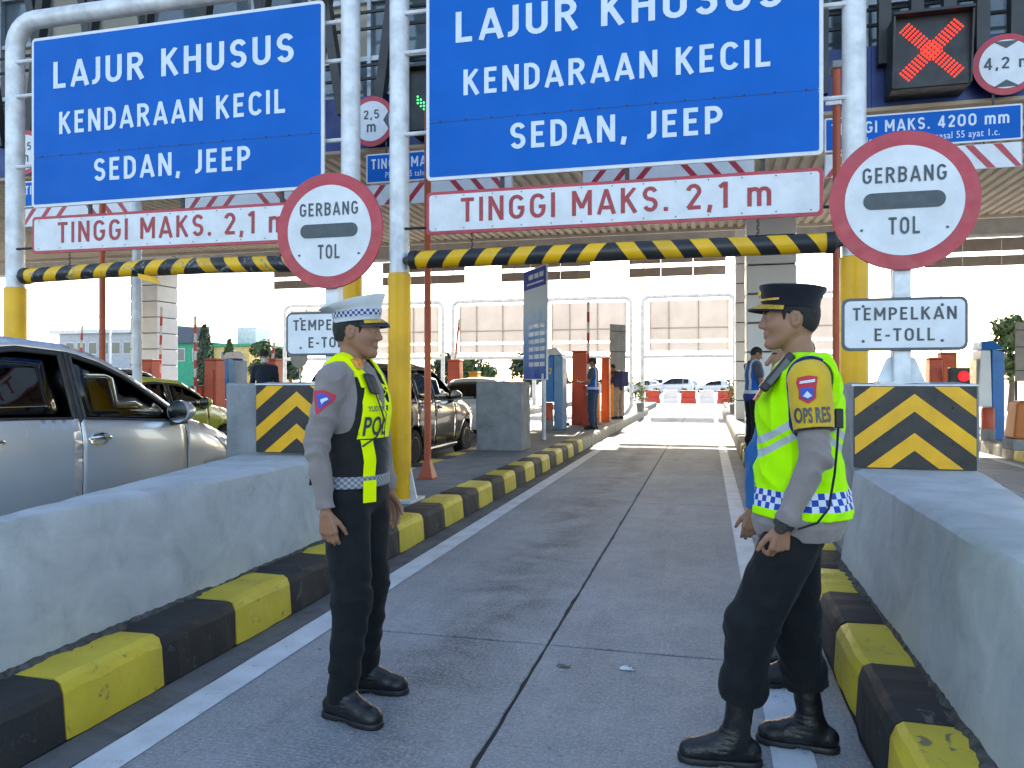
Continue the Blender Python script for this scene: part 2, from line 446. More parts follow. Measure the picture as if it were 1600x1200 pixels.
# ------------------------------------------------------------------ the setting: ground, lanes, islands, barriers
PITCH = 4.82
def slab_mat(name):
    m, nt, b = _nt(name); g = NT(nt); vec = g.coord('Object')
    geo = g.n('ShaderNodeNewGeometry').outputs['Position']; p = g.xyz(geo)
    big = g.noise(geo, .8, 5, .6, .4); mid = g.noise(geo, 5, 6, .7, .8); fine = g.noise(geo, 160, 2, .6)
    streak = g.noise(g.scale(geo, (3.2, .35, 1)), 1.2, 5, .62)
    c = g.mix(g.ramp(big, .35, .68), (.25, .26, .272, 1), (.36, .37, .385, 1))
    c = g.mix(g.ramp(mid, .45, .7, 0, .4), c, (.20, .205, .215, 1))
    c = g.mix(g.ramp(streak, .54, .74, 0, .5), c, (.12, .12, .125, 1))
    st2 = g.noise(g.scale(geo, (5, .18, 1)), 1.6, 6, .7); c = g.mix(g.ramp(st2, .54, .70, 0, .4), c, (.40, .40, .40, 1))
    # oil and tyre grime lies along the middle of the lane
    band = g.math('ABSOLUTE', g.math('SUBTRACT', p[0], g.math('MULTIPLY_ADD', big, .9, -1.75)))
    oil = g.math('MULTIPLY', g.ramp(band, .45, .0), g.ramp(g.noise(geo, 1.7, 6, .68, .7), .36, .60))
    c = g.mix(g.math('MULTIPLY', oil, .9), c, (.06, .06, .065, 1))
    spots = g.noise(geo, 14, 2); c = g.mix(g.ramp(spots, .715, .75, 0, .7), c, (.07, .07, .07, 1))
    c = g.mix(g.ramp(fine, .45, .65, 0, .6), c, (.10, .10, .105, 1)); c = g.mix(g.ramp(g.noise(geo, 60, 4, .75), .47, .62, 0, .55), c, (.44, .45, .47, 1)); c = g.mix(g.ramp(g.noise(geo, 33, 4, .75), .55, .66, 0, .5), c, (.12, .12, .125, 1))
    c = g.mix(g.ramp(g.noise(geo, 30, 2), .7, .76, 0, .35), c, (.42, .43, .44, 1))
    g.set(b.inputs['Base Color'], c); g.set(b.inputs['Roughness'], g.ramp(mid, .3, .7, .62, .85))
    wob = g.math('MULTIPLY_ADD', g.noise(geo, 3, 3), .03, p[1])
    tine = g.math('SINE', g.math('MULTIPLY', wob, 2 * math.pi / .022))
    tine = g.math('MULTIPLY', tine, g.ramp(g.noise(geo, 2.5, 4), .38, .62))
    h = g.math('ADD', g.math('MULTIPLY', tine, .25), g.math('MULTIPLY', fine, 1.0))
    g.set(b.inputs['Normal'], g.bump(h, .8, .006)); MATS[name] = m; return m
m_slab = slab_mat('lane_concrete')
m_joint = M('joint_sealant', (.035, .035, .038), .8, bump=.4)
m_gutter = concrete('gutter_concrete', (.13, .135, .14), (.07, .07, .075), (.16, .165, .17), .9, 2)
m_apron = concrete('apron_concrete', (.40, .39, .37), (.33, .32, .30), (.46, .45, .42), .2, .3)
m_line = worn_paint('road_line_paint', (.62, .66, .70), (.33, .34, .36), .60, 2.2, .6)
m_yel = worn_paint('kerb_yellow', (.64, .49, .035), (.20, .17, .07), .598, 1.3)
m_blk = worn_paint('kerb_black', (.016, .017, .019), (.11, .11, .105), .62, 1.2, .7)
m_kraw = concrete('kerb_bare', (.36, .34, .28), (.24, .22, .17), (.44, .41, .34), .4, 2)
m_pave = concrete('island_pavement', (.20, .205, .21), (.12, .125, .13), (.26, .265, .27), .6, 1.5)
m_barr = concrete('barrier_concrete', (.40, .425, .44), (.31, .335, .35), (.47, .495, .51), .4, 2.2)
m_block = concrete('block_concrete', (.27, .28, .29), (.17, .18, .19), (.33, .345, .36), .6, 1.6)

setp(MB().add([(-700, -300, -.03), (700, -300, -.03), (700, 1200, -.03), (-700, 1200, -.03)], [(0, 1, 2, 3)]).build('ground', m_apron), kind='structure')
ys = [-6.0 + 5.07 * i for i in range(10)]              # transverse joints, one of them 4.1 m ahead
road = setp(MB().box(-26.5, 12, -6, 44.7, -.028, -.012).build('road', m_joint), kind='structure')
sl_cache = {}
def slab(x0, x1, y0, y1):
    k = (round(x1 - x0, 3), round(y1 - y0, 3))
    if k not in sl_cache:
        rs = random.Random(int(k[0] * 1000)); e = []; nS = 46       # edges crumble a little along the joints
        for cx, cy, dx, dy, L in ((0, 0, 1, 0, k[0]), (k[0], 0, 0, 1, k[1]), (k[0], k[1], -1, 0, k[0]), (0, k[1], 0, -1, k[1])):
            nn_ = nS if dy else 14
            for i in range(nn_):
                j = abs(rs.gauss(0, .0035)) + (.008 if rs.random() < .06 else 0) if i else 0
                e.append((cx + dx * L * i / nn_ - dy * j, cy + dy * L * i / nn_ + dx * j))
        o = MB().prism(e, ((0, 0, 0), (1, 0, 0), (0, 1, 0), (0, 0, 1)), -.013, 0).build('concrete_slab', m_slab, road, local=True); bevel(o, .004, 2); sl_cache[k] = o.data
    else:
        o = bpy.data.objects.new('concrete_slab', sl_cache[k]); COL.objects.link(o); o.parent = road; bevel(o, .006, 2)
    o.location = (x0, y0, 0)
for k in range(-5, 3):
    for i in range(9):
        a, b = ys[i] + .006, ys[i + 1] - .006
        if k == 0:
            slab(-2.32, -.857, a, b); slab(-.845, .61, a, b)
        else:
            slab(-2.5 + PITCH * k, -.857 + PITCH * k, a, b); slab(-.845 + PITCH * k, .61 + PITCH * k, a, b)
MB().box(-2.5, -2.325, -6, 44.6, -.013, -.004).build('gutter', m_gutter, road)
for k in range(-2, 2):
    for xa, xb in ((-2.30, -2.13), (.24, .40)):
        o = MB().add([(xa + PITCH * k, -5.9, .004), (xb + PITCH * k, -5.9, .004), (xb + PITCH * k, 44, .004), (xa + PITCH * k, 44, .004)], [(0, 1, 2, 3)]).build('painted_line', m_line, road)

# kerb blocks
def kerb_mesh(name, L, side, seed):
    """section in x (0 = road face, positive into the island), extruded along y with slightly rough faces"""
    rnd = random.Random(seed)
    prof = [(0, 0), (.012, .19), (.03, .232), (.06, .247), (.29, .245), (.29, 0)]
    if side < 0: prof = [(-x, z) for x, z in prof]
    n = 7; v = []; f = []; m = len(prof)
    for i in range(n):
        y = .003 + (L - .006) * i / (n - 1); e = (.008 if i in (0, n - 1) else 0)
        for j, (x, z) in enumerate(prof):
            jx = rnd.uniform(-.004, .004); jz = rnd.uniform(-.005, .004)
            s = 1 if side > 0 else -1
            v.append((x + s * e * (j < 4) + jx, y + rnd.uniform(-.004, .004) * (0 < i < n - 1), max(0, z - e * (z > .1) + jz * (z > 0))))
    for i in range(n - 1):
        for j in range(m):
            a, b = i * m + j, i * m + (j + 1) % m; q = (a, a + m, b + m, b)
            f.append(q if side > 0 else tuple(reversed(q)))
    f.append(tuple(range(m)) if side > 0 else tuple(reversed(range(m)))); e_ = [(n - 1) * m + j for j in range(m)]
    f.append(tuple(reversed(e_)) if side > 0 else tuple(e_))
    me = bpy.data.meshes.new(name); me.from_pydata(v, [], f); return me
KL = .58
kmesh = {}
for side in (1, -1):
    for mi, mt in enumerate((m_yel, m_blk, m_kraw)):
        for var in range(3):
            me = kerb_mesh('kerb_block', KL, side, var * 10 + mi); me.materials.append(mt); kmesh[side, mi, var] = me
def island(k, y_from, sides, painted_to=15.4, ph=0.):
    x0, x1 = .61 + PITCH * k, 2.32 + PITCH * k
    isl = setp(MB().box(x0 + .28, x1 - .28, y_from, 44.2, -.02, .236).build('traffic_island', m_pave), kind='structure')
    for side, x in ((1, x0), (-1, x1)):
        if side not in sides:
            MB().box(*((x, x + .285) if side > 0 else (x - .285, x)), y_from, 44.2, -.02, .241).build('kerb', m_kraw, isl); continue
        y = 2.56 + ph - KL * 8; i = 0
        while y < 34:
            if y > y_from - .3:
                mi = (i % 2) if y < painted_to else 2
                o = bpy.data.objects.new('kerb_block', kmesh[side, mi, random.randrange(3)]); COL.objects.link(o)
                o.parent = isl; o.location = (x, y, 0)
            y += KL; i += 1
    return isl
island(0, .2, (1, -1), ph=-.15)            # right of our lane
island(-1, .2, (1, -1))                    # left of our lane
island(1, 6, (1,)); island(-2, 6, (-1,)); island(-3, 6, (-1,)); island(-4, 6, ()); island(-5, 6, ())

def barrier(name, label, xb, xt, zt, ya, yb, back, flip):
    """wedge of trowelled concrete: battered lane face, flat top that widens towards the block"""
    rnd = random.Random(3); st = int((yb - ya) / .12); rows = []
    for i in range(st + 1):
        y = ya + (yb - ya) * i / st; bx = back(y); sec = []
        for t in [0, .2, .4, .6, .8, .97]: sec.append((xb + (xt - xb) * t, .24 + (zt - .24) * t))
        sec.append((xt + (bx - xt) * .06 , zt + .004)); 
        for t in [.3, .6, .94]: sec.append((xt + (bx - xt) * t, zt + .006))
        for t in [.97, .5, 0]: sec.append((bx + (.06 if flip < 0 else -.06) * 0 + (1 - t) * .05 * (1 if bx > xt else -1), .24 + (zt - .24) * t))
        rows.append([(x + rnd.gauss(0, .0022), y, z + rnd.gauss(0, .0022) * (z > .25)) for x, z in sec])
    m = len(rows[0]); mb = MB(); f = []
    for i in range(st):
        for j in range(m - 1):
            q = (i * m + j, i * m + j + 1, (i + 1) * m + j + 1, (i + 1) * m + j); f.append(q if flip > 0 else tuple(reversed(q)))
    f.append(tuple(range(m)) if flip < 0 else tuple(reversed(range(m))))
    e_ = [st * m + j for j in range(m)]; f.append(tuple(reversed(e_)) if flip < 0 else tuple(e_))
    mb.add([p for r in rows for p in r], f)
    o = mb.build(name, m_barr, smooth=True); setp(o, label, 'barrier', 'concrete nose barriers'); return o
bar_l = barrier('concrete_barrier', 'grey concrete wedge barrier between the silver car and the lane', -2.79, -2.88, .85, .6, 5.52,
        lambda y: -2.99 - max(0, y - 2.6) * .245, 1)
bar_r = barrier('concrete_barrier', 'grey concrete wedge barrier on the right edge behind the officer in the lime vest', .865, .95, .865, .6, 5.52,
        lambda y: 1.12 + max(0, y - 1.6) * .155, -1)
# dark crumbled mortar where the barriers meet the kerb
def mortar(parent, xa, xb, ya, yb, seed):
    rnd = random.Random(seed); n = 150; mb = MB(); v = []
    for i in range(n + 1):
        y = ya + (yb - ya) * i / n; w = .45 + .35 * math.sin(y * 2.3 + seed) + rnd.uniform(-.25, .25)
        v += [(xa, y, .262 + rnd.uniform(-.004, .006)), (xa + (xb - xa) * .5 * max(.25, w), y, .259 + rnd.uniform(-.003, .003)), (xa + (xb - xa) * max(.3, w), y, .236)]
    f = []
    for i in range(n):
        for j in range(2):
            q = (3 * i + j, 3 * i + j + 1, 3 * i + j + 4, 3 * i + j + 3); f.append(q if xb > xa else q[::-1])
    mb.add(v, f).build('mortar_strip', M('mortar_dark', (.085, .085, .08), .95, var=.4, vs=25, bump=.8, bs=120), parent)
mortar(bar_l, -2.80, -2.735, .7, 5.5, 1); mortar(bar_r, .872, .81, .7, 5.5, 2)
def lumpy_block(name, label, x0, x1, y0, y1, z0, z1, mat, cat='concrete block', bev=.02, jit=.006):
    bm = bmesh.new(); bmesh.ops.create_cube(bm, size=1)
    bmesh.ops.subdivide_edges(bm, edges=bm.edges, cuts=5, use_grid_fill=True); rnd = random.Random(int(abs(x0) * 100))
    cx, cy, cz = (x0 + x1) / 2, (y0 + y1) / 2, (z0 + z1) / 2
    for v in bm.verts:
        v.co = Vector((v.co.x * (x1 - x0), v.co.y * (y1 - y0), v.co.z * (z1 - z0) + (z1 - z0) / 2))
        if v.co.z > .01: v.co += Vector((rnd.gauss(0, jit), rnd.gauss(0, jit), rnd.gauss(0, jit)))
    me = bpy.data.meshes.new(name); bm.to_mesh(me); bm.free()
    o = link(name, me, mat); o.location = (cx, cy, z0); bevel(o, bev, 2, 50)
    return setp(o, label, cat, 'concrete crash blocks')
def chev_block(x0, x1, which):
    return lumpy_block('concrete_block', f'square grey concrete crash block carrying the chevron board {which}', x0, x1, 5.53, 6.25, .236, 1.43, m_block)
chev_block(-3.83, -2.79, 'beside the officer in the white cap'); chev_block(.93, 1.70, 'at the right, under the E-TOLL plate')
lumpy_block('concrete_block', 'weathered grey concrete block standing on the island beyond the yellow post', -3.9, -3.09, 12.8, 13.5, .236, 1.43, m_block)
lumpy_block('concrete_block', 'low grey concrete block under the small orange crash barrel on the right', 5.15, 5.75, 15.1, 15.6, .236, .43, m_block)

# ------------------------------------------------------------------ signs and gantries over the lanes
m_galv = M('galvanised_steel', (.66, .69, .73), .45, .15, var=.14, vs=6, bump=.15, bs=90, rvar=.15)
m_ypost = worn_paint('post_yellow', (.86, .46, .004), (.74, .40, .02), .70, 1.3, .4)
m_white = M('sign_white', (.66, .69, .74), .35, 0, var=.07, vs=5, bump=.06, bs=30)
m_blue = M('sign_blue', (.0, .118, .50), .5, 0, var=.06, vs=1.5, bump=.03, bs=20, spec=.12)
m_red = M('sign_red', (.44, .022, .045), .35, 0, var=.10, vs=6, bump=.04)
m_let = M('letter_white', (.62, .70, .80), .35, 0, var=.06, vs=8, bump=0)
m_ink = M('letter_dark', (.035, .055, .075), .4, 0, var=.1, vs=8, bump=0)
m_redt = M('letter_red', (.36, .02, .035), .4, 0, var=.15, vs=20, bump=0)
m_dark = M('dark_metal', (.028, .03, .034), .45, .3, var=.2, bump=.1)
m_ora = worn_paint('orange_paint', (.46, .085, .028), (.30, .10, .06), .70, 1.5, .45)
m_orb = worn_paint('orange_red_paint', (.50, .065, .02), (.35, .10, .05), .72, 1.5, .4)
m_yor = M('amber_plastic', (.75, .30, .01), .4, var=.1)
m_bluep = M('machine_blue', (.01, .16, .50), .35, var=.08)
m_lblue = M('machine_light_blue', (.16, .32, .55), .4, var=.1)
m_wcap = M('machine_white', (.7, .72, .74), .4, var=.06)
def stripe_mat(name, xc, per, k, rot=0, worn=.72):
    m, nt, b = _nt(name); g = NT(nt); vec = g.coord(); p = g.xyz(vec)
    u = g.math('ADD', g.math('ABSOLUTE', g.math('SUBTRACT', p[0], xc)), g.math('MULTIPLY', p[2], k))
    u = g.math('FRACT', g.math('DIVIDE', g.math('ADD', u, 20.), per))
    fac = g.ramp(u, .495, .505)
    c = g.mix(fac, (.80, .45, .004, 1), (.014, .016, .022, 1))
    n = g.noise(vec, 9, 7, .7, 1.2); chip = g.ramp(n, worn, worn + .04)
    c = g.mix(chip, c, (.20, .23, .26, 1)); c = g.mix(g.ramp(g.noise(vec, 3, 4), .5, .8, 0, .35), c, (.10, .08, .04, 1))
    g.set(b.inputs['Base Color'], c); b.inputs['Roughness'].default_value = .38
    g.set(b.inputs['Normal'], g.bump(g.math('SUBTRACT', g.noise(vec, 40, 3), chip), .3, .008)); MATS[name] = m; return m
def facing(x, y, z): return ((x, y, z), (1, 0, 0), (0, 0, 1), (0, -1, 0))       # plane that looks at the traffic
GY = 7.28
def gantry(dx, label, holes=True):
    t = thing('sign_gantry', label, 'gantry', (-.9 + dx, GY, 0), group='sign gantries over the lanes')
    a, b = -3.03 + dx, 1.25 + dx; r = .1; zt = 5.64; R = .3
    pts = [(a, GY, .24), (a, GY, zt - R)] + [(a + R - R * math.cos(q), GY, zt - R + R * math.sin(q)) for q in np.linspace(.2, math.pi / 2, 6)]
    pts += [(b - R + R * math.sin(q), GY, zt - R + R * math.cos(q)) for q in np.linspace(0, math.pi / 2 - .2, 6)] + [(b, GY, zt - R), (b, GY, .24)]
    MB().tube(pts, r, 20).build('pipe_frame', m_galv, t, smooth=True)
    for x in (a, b):
        MB().lathe((x, GY, .24), (0, 0, 1), [(.118, 0), (.118, 2.29), (.104, 2.30)], 24).build('yellow_sleeve', m_ypost, t, smooth=True)
        bp = MB().box(x - .2, x + .2, GY - .2, GY + .2, .236, .262)
        for sx in (-1, 1):
            bp.hexa([(x + sx * .12, GY - .012, .262), (x + sx * .19, GY - .012, .262), (x + sx * .19, GY + .012, .262), (x + sx * .12, GY + .012, .262),
                     (x + sx * .115, GY - .012, .56), (x + sx * .125, GY - .012, .56), (x + sx * .125, GY + .012, .56), (x + sx * .115, GY + .012, .56)])
        bp.build('base_plate', m_galv, t)
    for x, e in ((a, -2.66 + dx), (b, .97 + dx)):
        for z in (2.98, 3.93, 4.75, 5.15):
            w = .022 if z > 3.2 else .014
            MB().tube([(x, GY - .05, z), (e, GY - .05, z)], w, 8).build('bracket', m_galv if z > 3.2 else m_dark, t, smooth=True)
    return t
gantry(0, 'steel pipe gantry with yellow feet over the officers\' lane'); gantry(-PITCH, 'steel pipe gantry with yellow feet over the silver car\'s lane')
SX0, SX1 = -2.69, .98
def blue_sign(dx, label):
    t = thing('blue_sign', label, 'sign', ((SX0 + SX1) / 2 + dx, 7.13, 3.42), group='blue lane signs')
    x0, x1 = SX0 + dx, SX1 + dx; fr = facing(0, 7.17, 0)
    MB().prism(rr_poly(x0, x1, 3.42, 5.35, .05), fr, 0, .028).build('backing', m_white, t, .003)
    zs = 3.985
    MB().prism(rr_poly(x0 + .035, x1 - .035, zs + .003, 5.315, .02), fr, .0285, .032).build('panel', m_blue, t)
    MB().prism(rr_poly(x0 + .035, x1 - .035, 3.455, zs - .003, .02), fr, .0285, .032).build('panel', m_blue, t)
    MB().box(x0 + .03, x1 - .03, 7.1405, 7.1413, zs - .005, zs + .005).build('seam', m_dark, t)
    for j, (s, a, b, base, cp) in enumerate((('LAJUR KHUSUS', .31, 3.33, 4.75, .30), ('KENDARAAN KECIL', .39, 3.23, 4.23, .25), ('SEDAN, JEEP', .86, 2.82, 3.67, .25))):
        sign_words(s, x0 + a, x0 + b, base, cp, fr, .036, m_let, t)
    mb = MB(); rnd = random.Random(1)
    for i in range(14):
        mb.lathe((x0 + .15 + i * .26, 7.138, zs + .012), (0, -1, 0), [(.008, 0), (.006, .005)], 8)
    setp(mb.build('rivet', m_dark, t), kind='stuff')
    for i in range(6): MB().box(x0 + .3 + i * .6, x0 + .34 + i * .6, 7.172, 7.21, 3.5, 5.3).build('rear_rail', m_galv, t)
    return t
blue_sign(0, 'blue lane sign with white lettering over the officers\' lane, its top out of frame')
blue_sign(-PITCH + .04, 'blue lane sign with white lettering over the silver car\'s lane, fully in view')
def height_sign(dx, label, tilt):
    t = thing('height_sign', label, 'sign', ((SX0 + SX1) / 2 + dx, 7.13, 2.89), group='red bordered height signs')
    x0, x1 = SX0 + dx, SX1 + dx; fr = facing(0, 7.17, 0)
    MB().prism(rr_poly(x0, x1, 2.89, 3.31, .04), fr, 0, .022).build('border', m_red, t, .003)
    MB().prism(rr_poly(x0 + .032, x1 - .032, 2.922, 3.278, .03), fr, .0225, .026).build('face', m_white, t)
    sign_words('TINGGI MAKS. 2,1 m', x0 + .36, x1 - .43, 3.0, .235, fr, .029, m_redt, t, .15)
    mb = MB()
    for i in range(13):
        for z in (2.945, 3.262): mb.lathe((x0 + .1 + i * .289, 7.1445, z), (0, -1, 0), [(.007, 0), (.005, .004)], 8)
    setp(mb.build('rivet', m_dark, t), kind='stuff')
    for i in range(3): MB().box(x0 + .75 + i * 1.2, x0 + .79 + i * 1.2, 7.165, 7.185, 3.27, 3.5).build('hanger', m_dark, t)
    t.rotation_euler = (0, tilt, 0); return t
height_sign(0, 'white height limit sign with red border above the officers\' lane', 0.)
height_sign(-PITCH + .04, 'white height limit sign with red border above the silver car, half behind the round sign', .004)
def height_bar(dx, label, mat, sag, torn):
    t = thing('height_bar', label, 'barrier bar', (-.87 + dx, GY - .06, 2.66), group='hanging height limit bars')
    a, b = -2.86 + dx, 1.06 + dx; n = 14; y = GY - .06
    pts = [(a + (b - a) * i / n, y, 2.66 + sag * math.sin(math.pi * i / n)) for i in range(n + 1)]
    rnd = random.Random(4); rs = [.088 * (1 + (rnd.uniform(-.05, .03) if torn else 0)) for _ in pts]
    MB().tube(pts, .088, 24, rs=rs).build('bar', mat, t, smooth=True)
    for x, s in ((a, -1), (b, 1)):
        MB().lathe((x, y, 2.66), (s, 0, 0), [(.095, -.05), (.095, .02), (.05, .05), (.03, .10)], 20).build('end_cap', m_dark, t, smooth=True)
    for x in (a + .62, b - .62):
        mb = MB()
        for i in range(5):
            z = 2.745 + i * .032; d = .012 * (i % 2 * 2 - 1)
            mb.tube([(x - d, y, z), (x + d, y, z + .016), (x - d, y, z + .034)], .005, 6)
        mb.build('chain', m_dark, t)
    if torn:
        mb = MB()
        mb.add([(x, y - .09 + .02 * math.sin(x * 40), z) for x, z in ((a + 1.62, 2.62), (a + 1.72, 2.60), (a + 1.83, 2.58), (a + 1.64, 2.56), (a + 1.74, 2.53), (a + 1.9, 2.50))], [(0, 1, 4, 3), (1, 2, 5, 4)])
        o = mb.build('torn_wrap', m_ypost, t)
        o.modifiers.new('s', 'SOLIDIFY').thickness = .004
    return t
height_bar(0, 'yellow and black striped height bar hanging over the officers\' lane', stripe_mat('bar_stripes', -.0, .335, .75), 0, False)
height_bar(-PITCH + .04, 'torn yellow and black striped height bar hanging over the silver car', stripe_mat('bar_stripes_torn', .3, .335, .75, worn=.57), .035, True)

def round_sign(dx, label, plabel, xoff=0.):
    cx = 1.265 + dx; Y = 5.56
    t = thing('toll_gate_sign', label, 'sign', (cx + xoff, Y + .12, 1.43), group='toll gate sign posts')
    px = cx + xoff
    MB().prism(rr_poly(px - .055, px + .055, Y + .055, Y + .165, .01, 2), ((0, 0, 0), (1, 0, 0), (0, 1, 0), (0, 0, 1)), 1.43, 2.95).build('post', m_galv, t, .004)
    f = MB()
    f.box(px - .15, px + .15, Y + .0, Y + .2, 1.428, 1.445)
    for sx in (-1, 1):
        f.hexa([(px + sx * .05, Y + .1, 1.445), (px + sx * .15, Y + .1, 1.445), (px + sx * .15, Y + .115, 1.445), (px + sx * .05, Y + .115, 1.445),
                (px + sx * .05, Y + .1, 1.62), (px + sx * .09, Y + .1, 1.60), (px + sx * .09, Y + .115, 1.60), (px + sx * .05, Y + .115, 1.62)])
    f.build('foot', m_galv, t)
    fr = facing(0, Y + .04, 0); cz = 2.648
    MB().prism(circ(cx, cz, .462, 72), fr, 0, .02).build('rim', m_red, t, .003)
    MB().prism(circ(cx, cz, .365, 72), fr, .0205, .024).build('face', m_white, t)
    for s, a, b, base, cp in (('GERBANG', -.255, .255, cz + .12, .105), ('TOL', -.095, .095, cz - .225, .115)):
        sign_words(s, cx + a, cx + b, base, cp, fr, .028, m_ink, t, .15)
    MB().prism(rr_poly(cx - .25, cx + .25, cz - .055, cz + .055, .054, 6), fr, .0245, .028).build('bar_symbol', m_ink, t)
    mb = MB()
    for q in (-.26, .26): mb.lathe((cx + q, Y + .012, cz - .19), (0, -1, 0), [(.009, 0), (.007, .006)], 8)
    setp(mb.build('rivet', m_ink, t), kind='stuff')
    # the small plate below
    p = thing('e_toll_plate', plabel, 'sign', (cx, Y + .05, 1.65), group='e-toll instruction plates')
    w = .385
    MB().prism(rr_poly(cx - w, cx + w, 1.65, 2.005, .05), fr, 0, .016).build('border', M('plate_grey', (.07, .09, .11), .4), p, .003)
    MB().prism(rr_poly(cx - w + .02, cx + w - .02, 1.67, 1.985, .035), fr, .0165, .02).build('face', m_white, p)
    for s, a, b, base in (('TEMPELKAN', -.315, .315, 1.855), ('E-TOLL', -.18, .185, 1.715)):
        sign_words(s, cx + a, cx + b, base, .085, fr, .023, m_ink, p, .15)
    mb = MB()
    for q in (-.25, .23):
        for z in (1.715, 1.95): mb.lathe((cx + q, Y + .018, z), (0, -1, 0), [(.010, 0), (.007, .006)], 8)
    setp(mb.build('bolt', m_ink, p), kind='stuff')
round_sign(0, 'round red rimmed GERBANG TOL sign on a post at the right', 'white TEMPELKAN E-TOLL plate under the right round sign')
round_sign(-4.19, 'round red rimmed GERBANG TOL sign on a post left of the white cap', 'white TEMPELKAN E-TOLL plate partly behind the white cap', 0.)
m_chy = M('chevron_yellow', (.85, .43, .004), .4, var=.1, vs=6); m_chb = M('chevron_black', (.02, .02, .023), .45, var=.2, vs=5)
def chevron(x0, x1, label):
    z0, z1 = .875, 1.415; cx = (x0 + x1) / 2; w = (x1 - x0) / 2; Y = 5.5
    t = thing('chevron_board', label, 'sign', (cx, Y, z0), group='chevron boards on the crash blocks')
    fr = facing(0, Y, 0)
    MB().box(x0, x1, Y, Y + .012, z0, z1).build('board', m_chb, t, .002)
    sl = .80; th = .115
    def clip(poly):
        def cut(pl, fn):
            out = []
            for i, p in enumerate(pl):
                q = pl[(i + 1) % len(pl)]; a, b = fn(p), fn(q)
                if a >= 0: out.append(p)
                if (a >= 0) != (b >= 0): s = a / (a - b); out.append((p[0] + (q[0] - p[0]) * s, p[1] + (q[1] - p[1]) * s))
            return out
        e = .004
        for fn in (lambda p: p[0] - x0 - e, lambda p: x1 - e - p[0], lambda p: p[1] - z0 - e, lambda p: z1 - e - p[1]):
            poly = cut(poly, fn)
            if not poly: return []
        return poly
    for apex in (z0 + .235, z0 + .49, z0 + .745, z0 + 1.0):
        for s in (-1, 1):
            P = [(cx, apex), (cx + s * 1.2 * w, apex - sl * 1.2 * w), (cx + s * 1.2 * w, apex - th - sl * 1.2 * w), (cx, apex - th)]
            if s > 0: P = P[::-1]
            P = clip(P)
            if len(P) > 2:
                if sum((P[i][0] * P[(i + 1) % len(P)][1] - P[(i + 1) % len(P)][0] * P[i][1]) for i in range(len(P))) < 0: P = P[::-1]
                MB().prism(P, fr, .0005, .003).build('stripe', m_chy, t)
    mb = MB()
    for q in (-.62, .62):
        for z in (.17, .4): mb.lathe((cx + q * w, Y - .003, z0 + z), (0, -1, 0), [(.008, 0), (.006, .005)], 8)
    setp(mb.build('bolt', m_dark, t), kind='stuff')
    MB().box(x0 - .012, x1 + .012, Y + .002, Y + .016, z1 + .001, z1 + .012).build('edge_strip', m_galv, t)
chevron(.945, 1.675, 'black and yellow chevron board on the right crash block'); chevron(-3.53, -2.80, 'black and yellow chevron board behind the officer in the white cap')

def orange_pole(x, y, label, dev=False):
    t = thing('orange_pole', label, 'pole', (x, y, .236), group='orange steel poles on the islands')
    MB().tube([(x, y, .3), (x, y, 4.85)], .042, 14).build('shaft', m_ora, t, smooth=True)
    mb = MB(); mb.lathe((x, y, .236), (0, 0, 1), [(.15, 0), (.15, .012), (.13, .014), (.05, .24)], 4)
    mb.build('base', m_ora, t)
    if dev:
        MB().box(x - .05, x + .05, y - .06, y + .2, 4.85, 4.93).build('cap_box', M('grey_cap', (.25, .26, .26), .6), t, .008)
        MB().box(x - .12, x + .12, y - .055, y - .043, 4.45, 4.50).build('clamp', m_galv, t)
        MB().tube([(x + .03, y, 4.9), (x + .1, y - .02, 5.0), (x + .25, y + .05, 4.98), (x + .35, y + .3, 4.8)], .008, 6).build('cable', m_dark, t)
orange_pole(-3.37, 9.0, 'orange pole with flared foot right behind the yellow post'); orange_pole(1.37, 9.0, 'orange pole behind the officer in the black cap', True)
orange_pole(-8.2, 9.0, 'orange pole behind the silver car'); 
t = thing('grey_pole', 'grey steel pole next to the orange pole behind the silver car', 'pole', (-8.05, 9.5, .236))
MB().tube([(-8.05, 9.5, .25), (-8.05, 9.5, 4.6)], .065, 16).build('shaft', m_galv, t, smooth=True); MB().box(-8.2, -7.9, 9.35, 9.65, .236, .256).build('base', m_galv, t)
# ------------------------------------------------------------------ toll gate building
m_band = M('fascia_blue', (.012, .035, .16), .4, .2, var=.15, vs=2)
m_fin = M('fin_bronze', (.030, .032, .036), .45, .3, var=.25, vs=1)
m_sof = M('soffit_tan', (.74, .64, .51), .6, 0, var=.08, vs=1.2, bump=.05)
m_roof = M('roof_grey', (.42, .42, .41), .7, 0, var=.1)
m_mull = M('mullion_grey', (.45, .5, .55), .4, .4, var=.1)
m_pane = M('facade_glass', (.12, .17, .21), .06, 0, var=.35, vs=.7, bump=.02, bs=1.2, spec=1.)
m_panel2 = M('facade_beige', (.42, .40, .34), .6, var=.15, vs=.8)
m_tile = M('column_panel', (.78, .81, .85), .38, 0, var=.06, vs=1.0, bump=.03)
m_groove = M('groove_black', (.02, .02, .022), .7)
FY = 10.45
BX0, BX1 = -46, 26
bld = thing('toll_gate_building', 'toll plaza building spanning all lanes, blue fascia and tan soffit', 'building', (0, 14, 0))
MB().box(BX0, BX1, FY + .5, 17.9, 5.05, 12.6).build('upper_floor', m_roof, bld)
MB().box(BX0, BX1, 18.0, 28.4, 7.0, 12.6).build('upper_floor', m_roof, bld)
MB().box(BX0, BX1, 27.7, 28.4, 6.17, 6.98).build('rear_fascia', m_roof, bld)
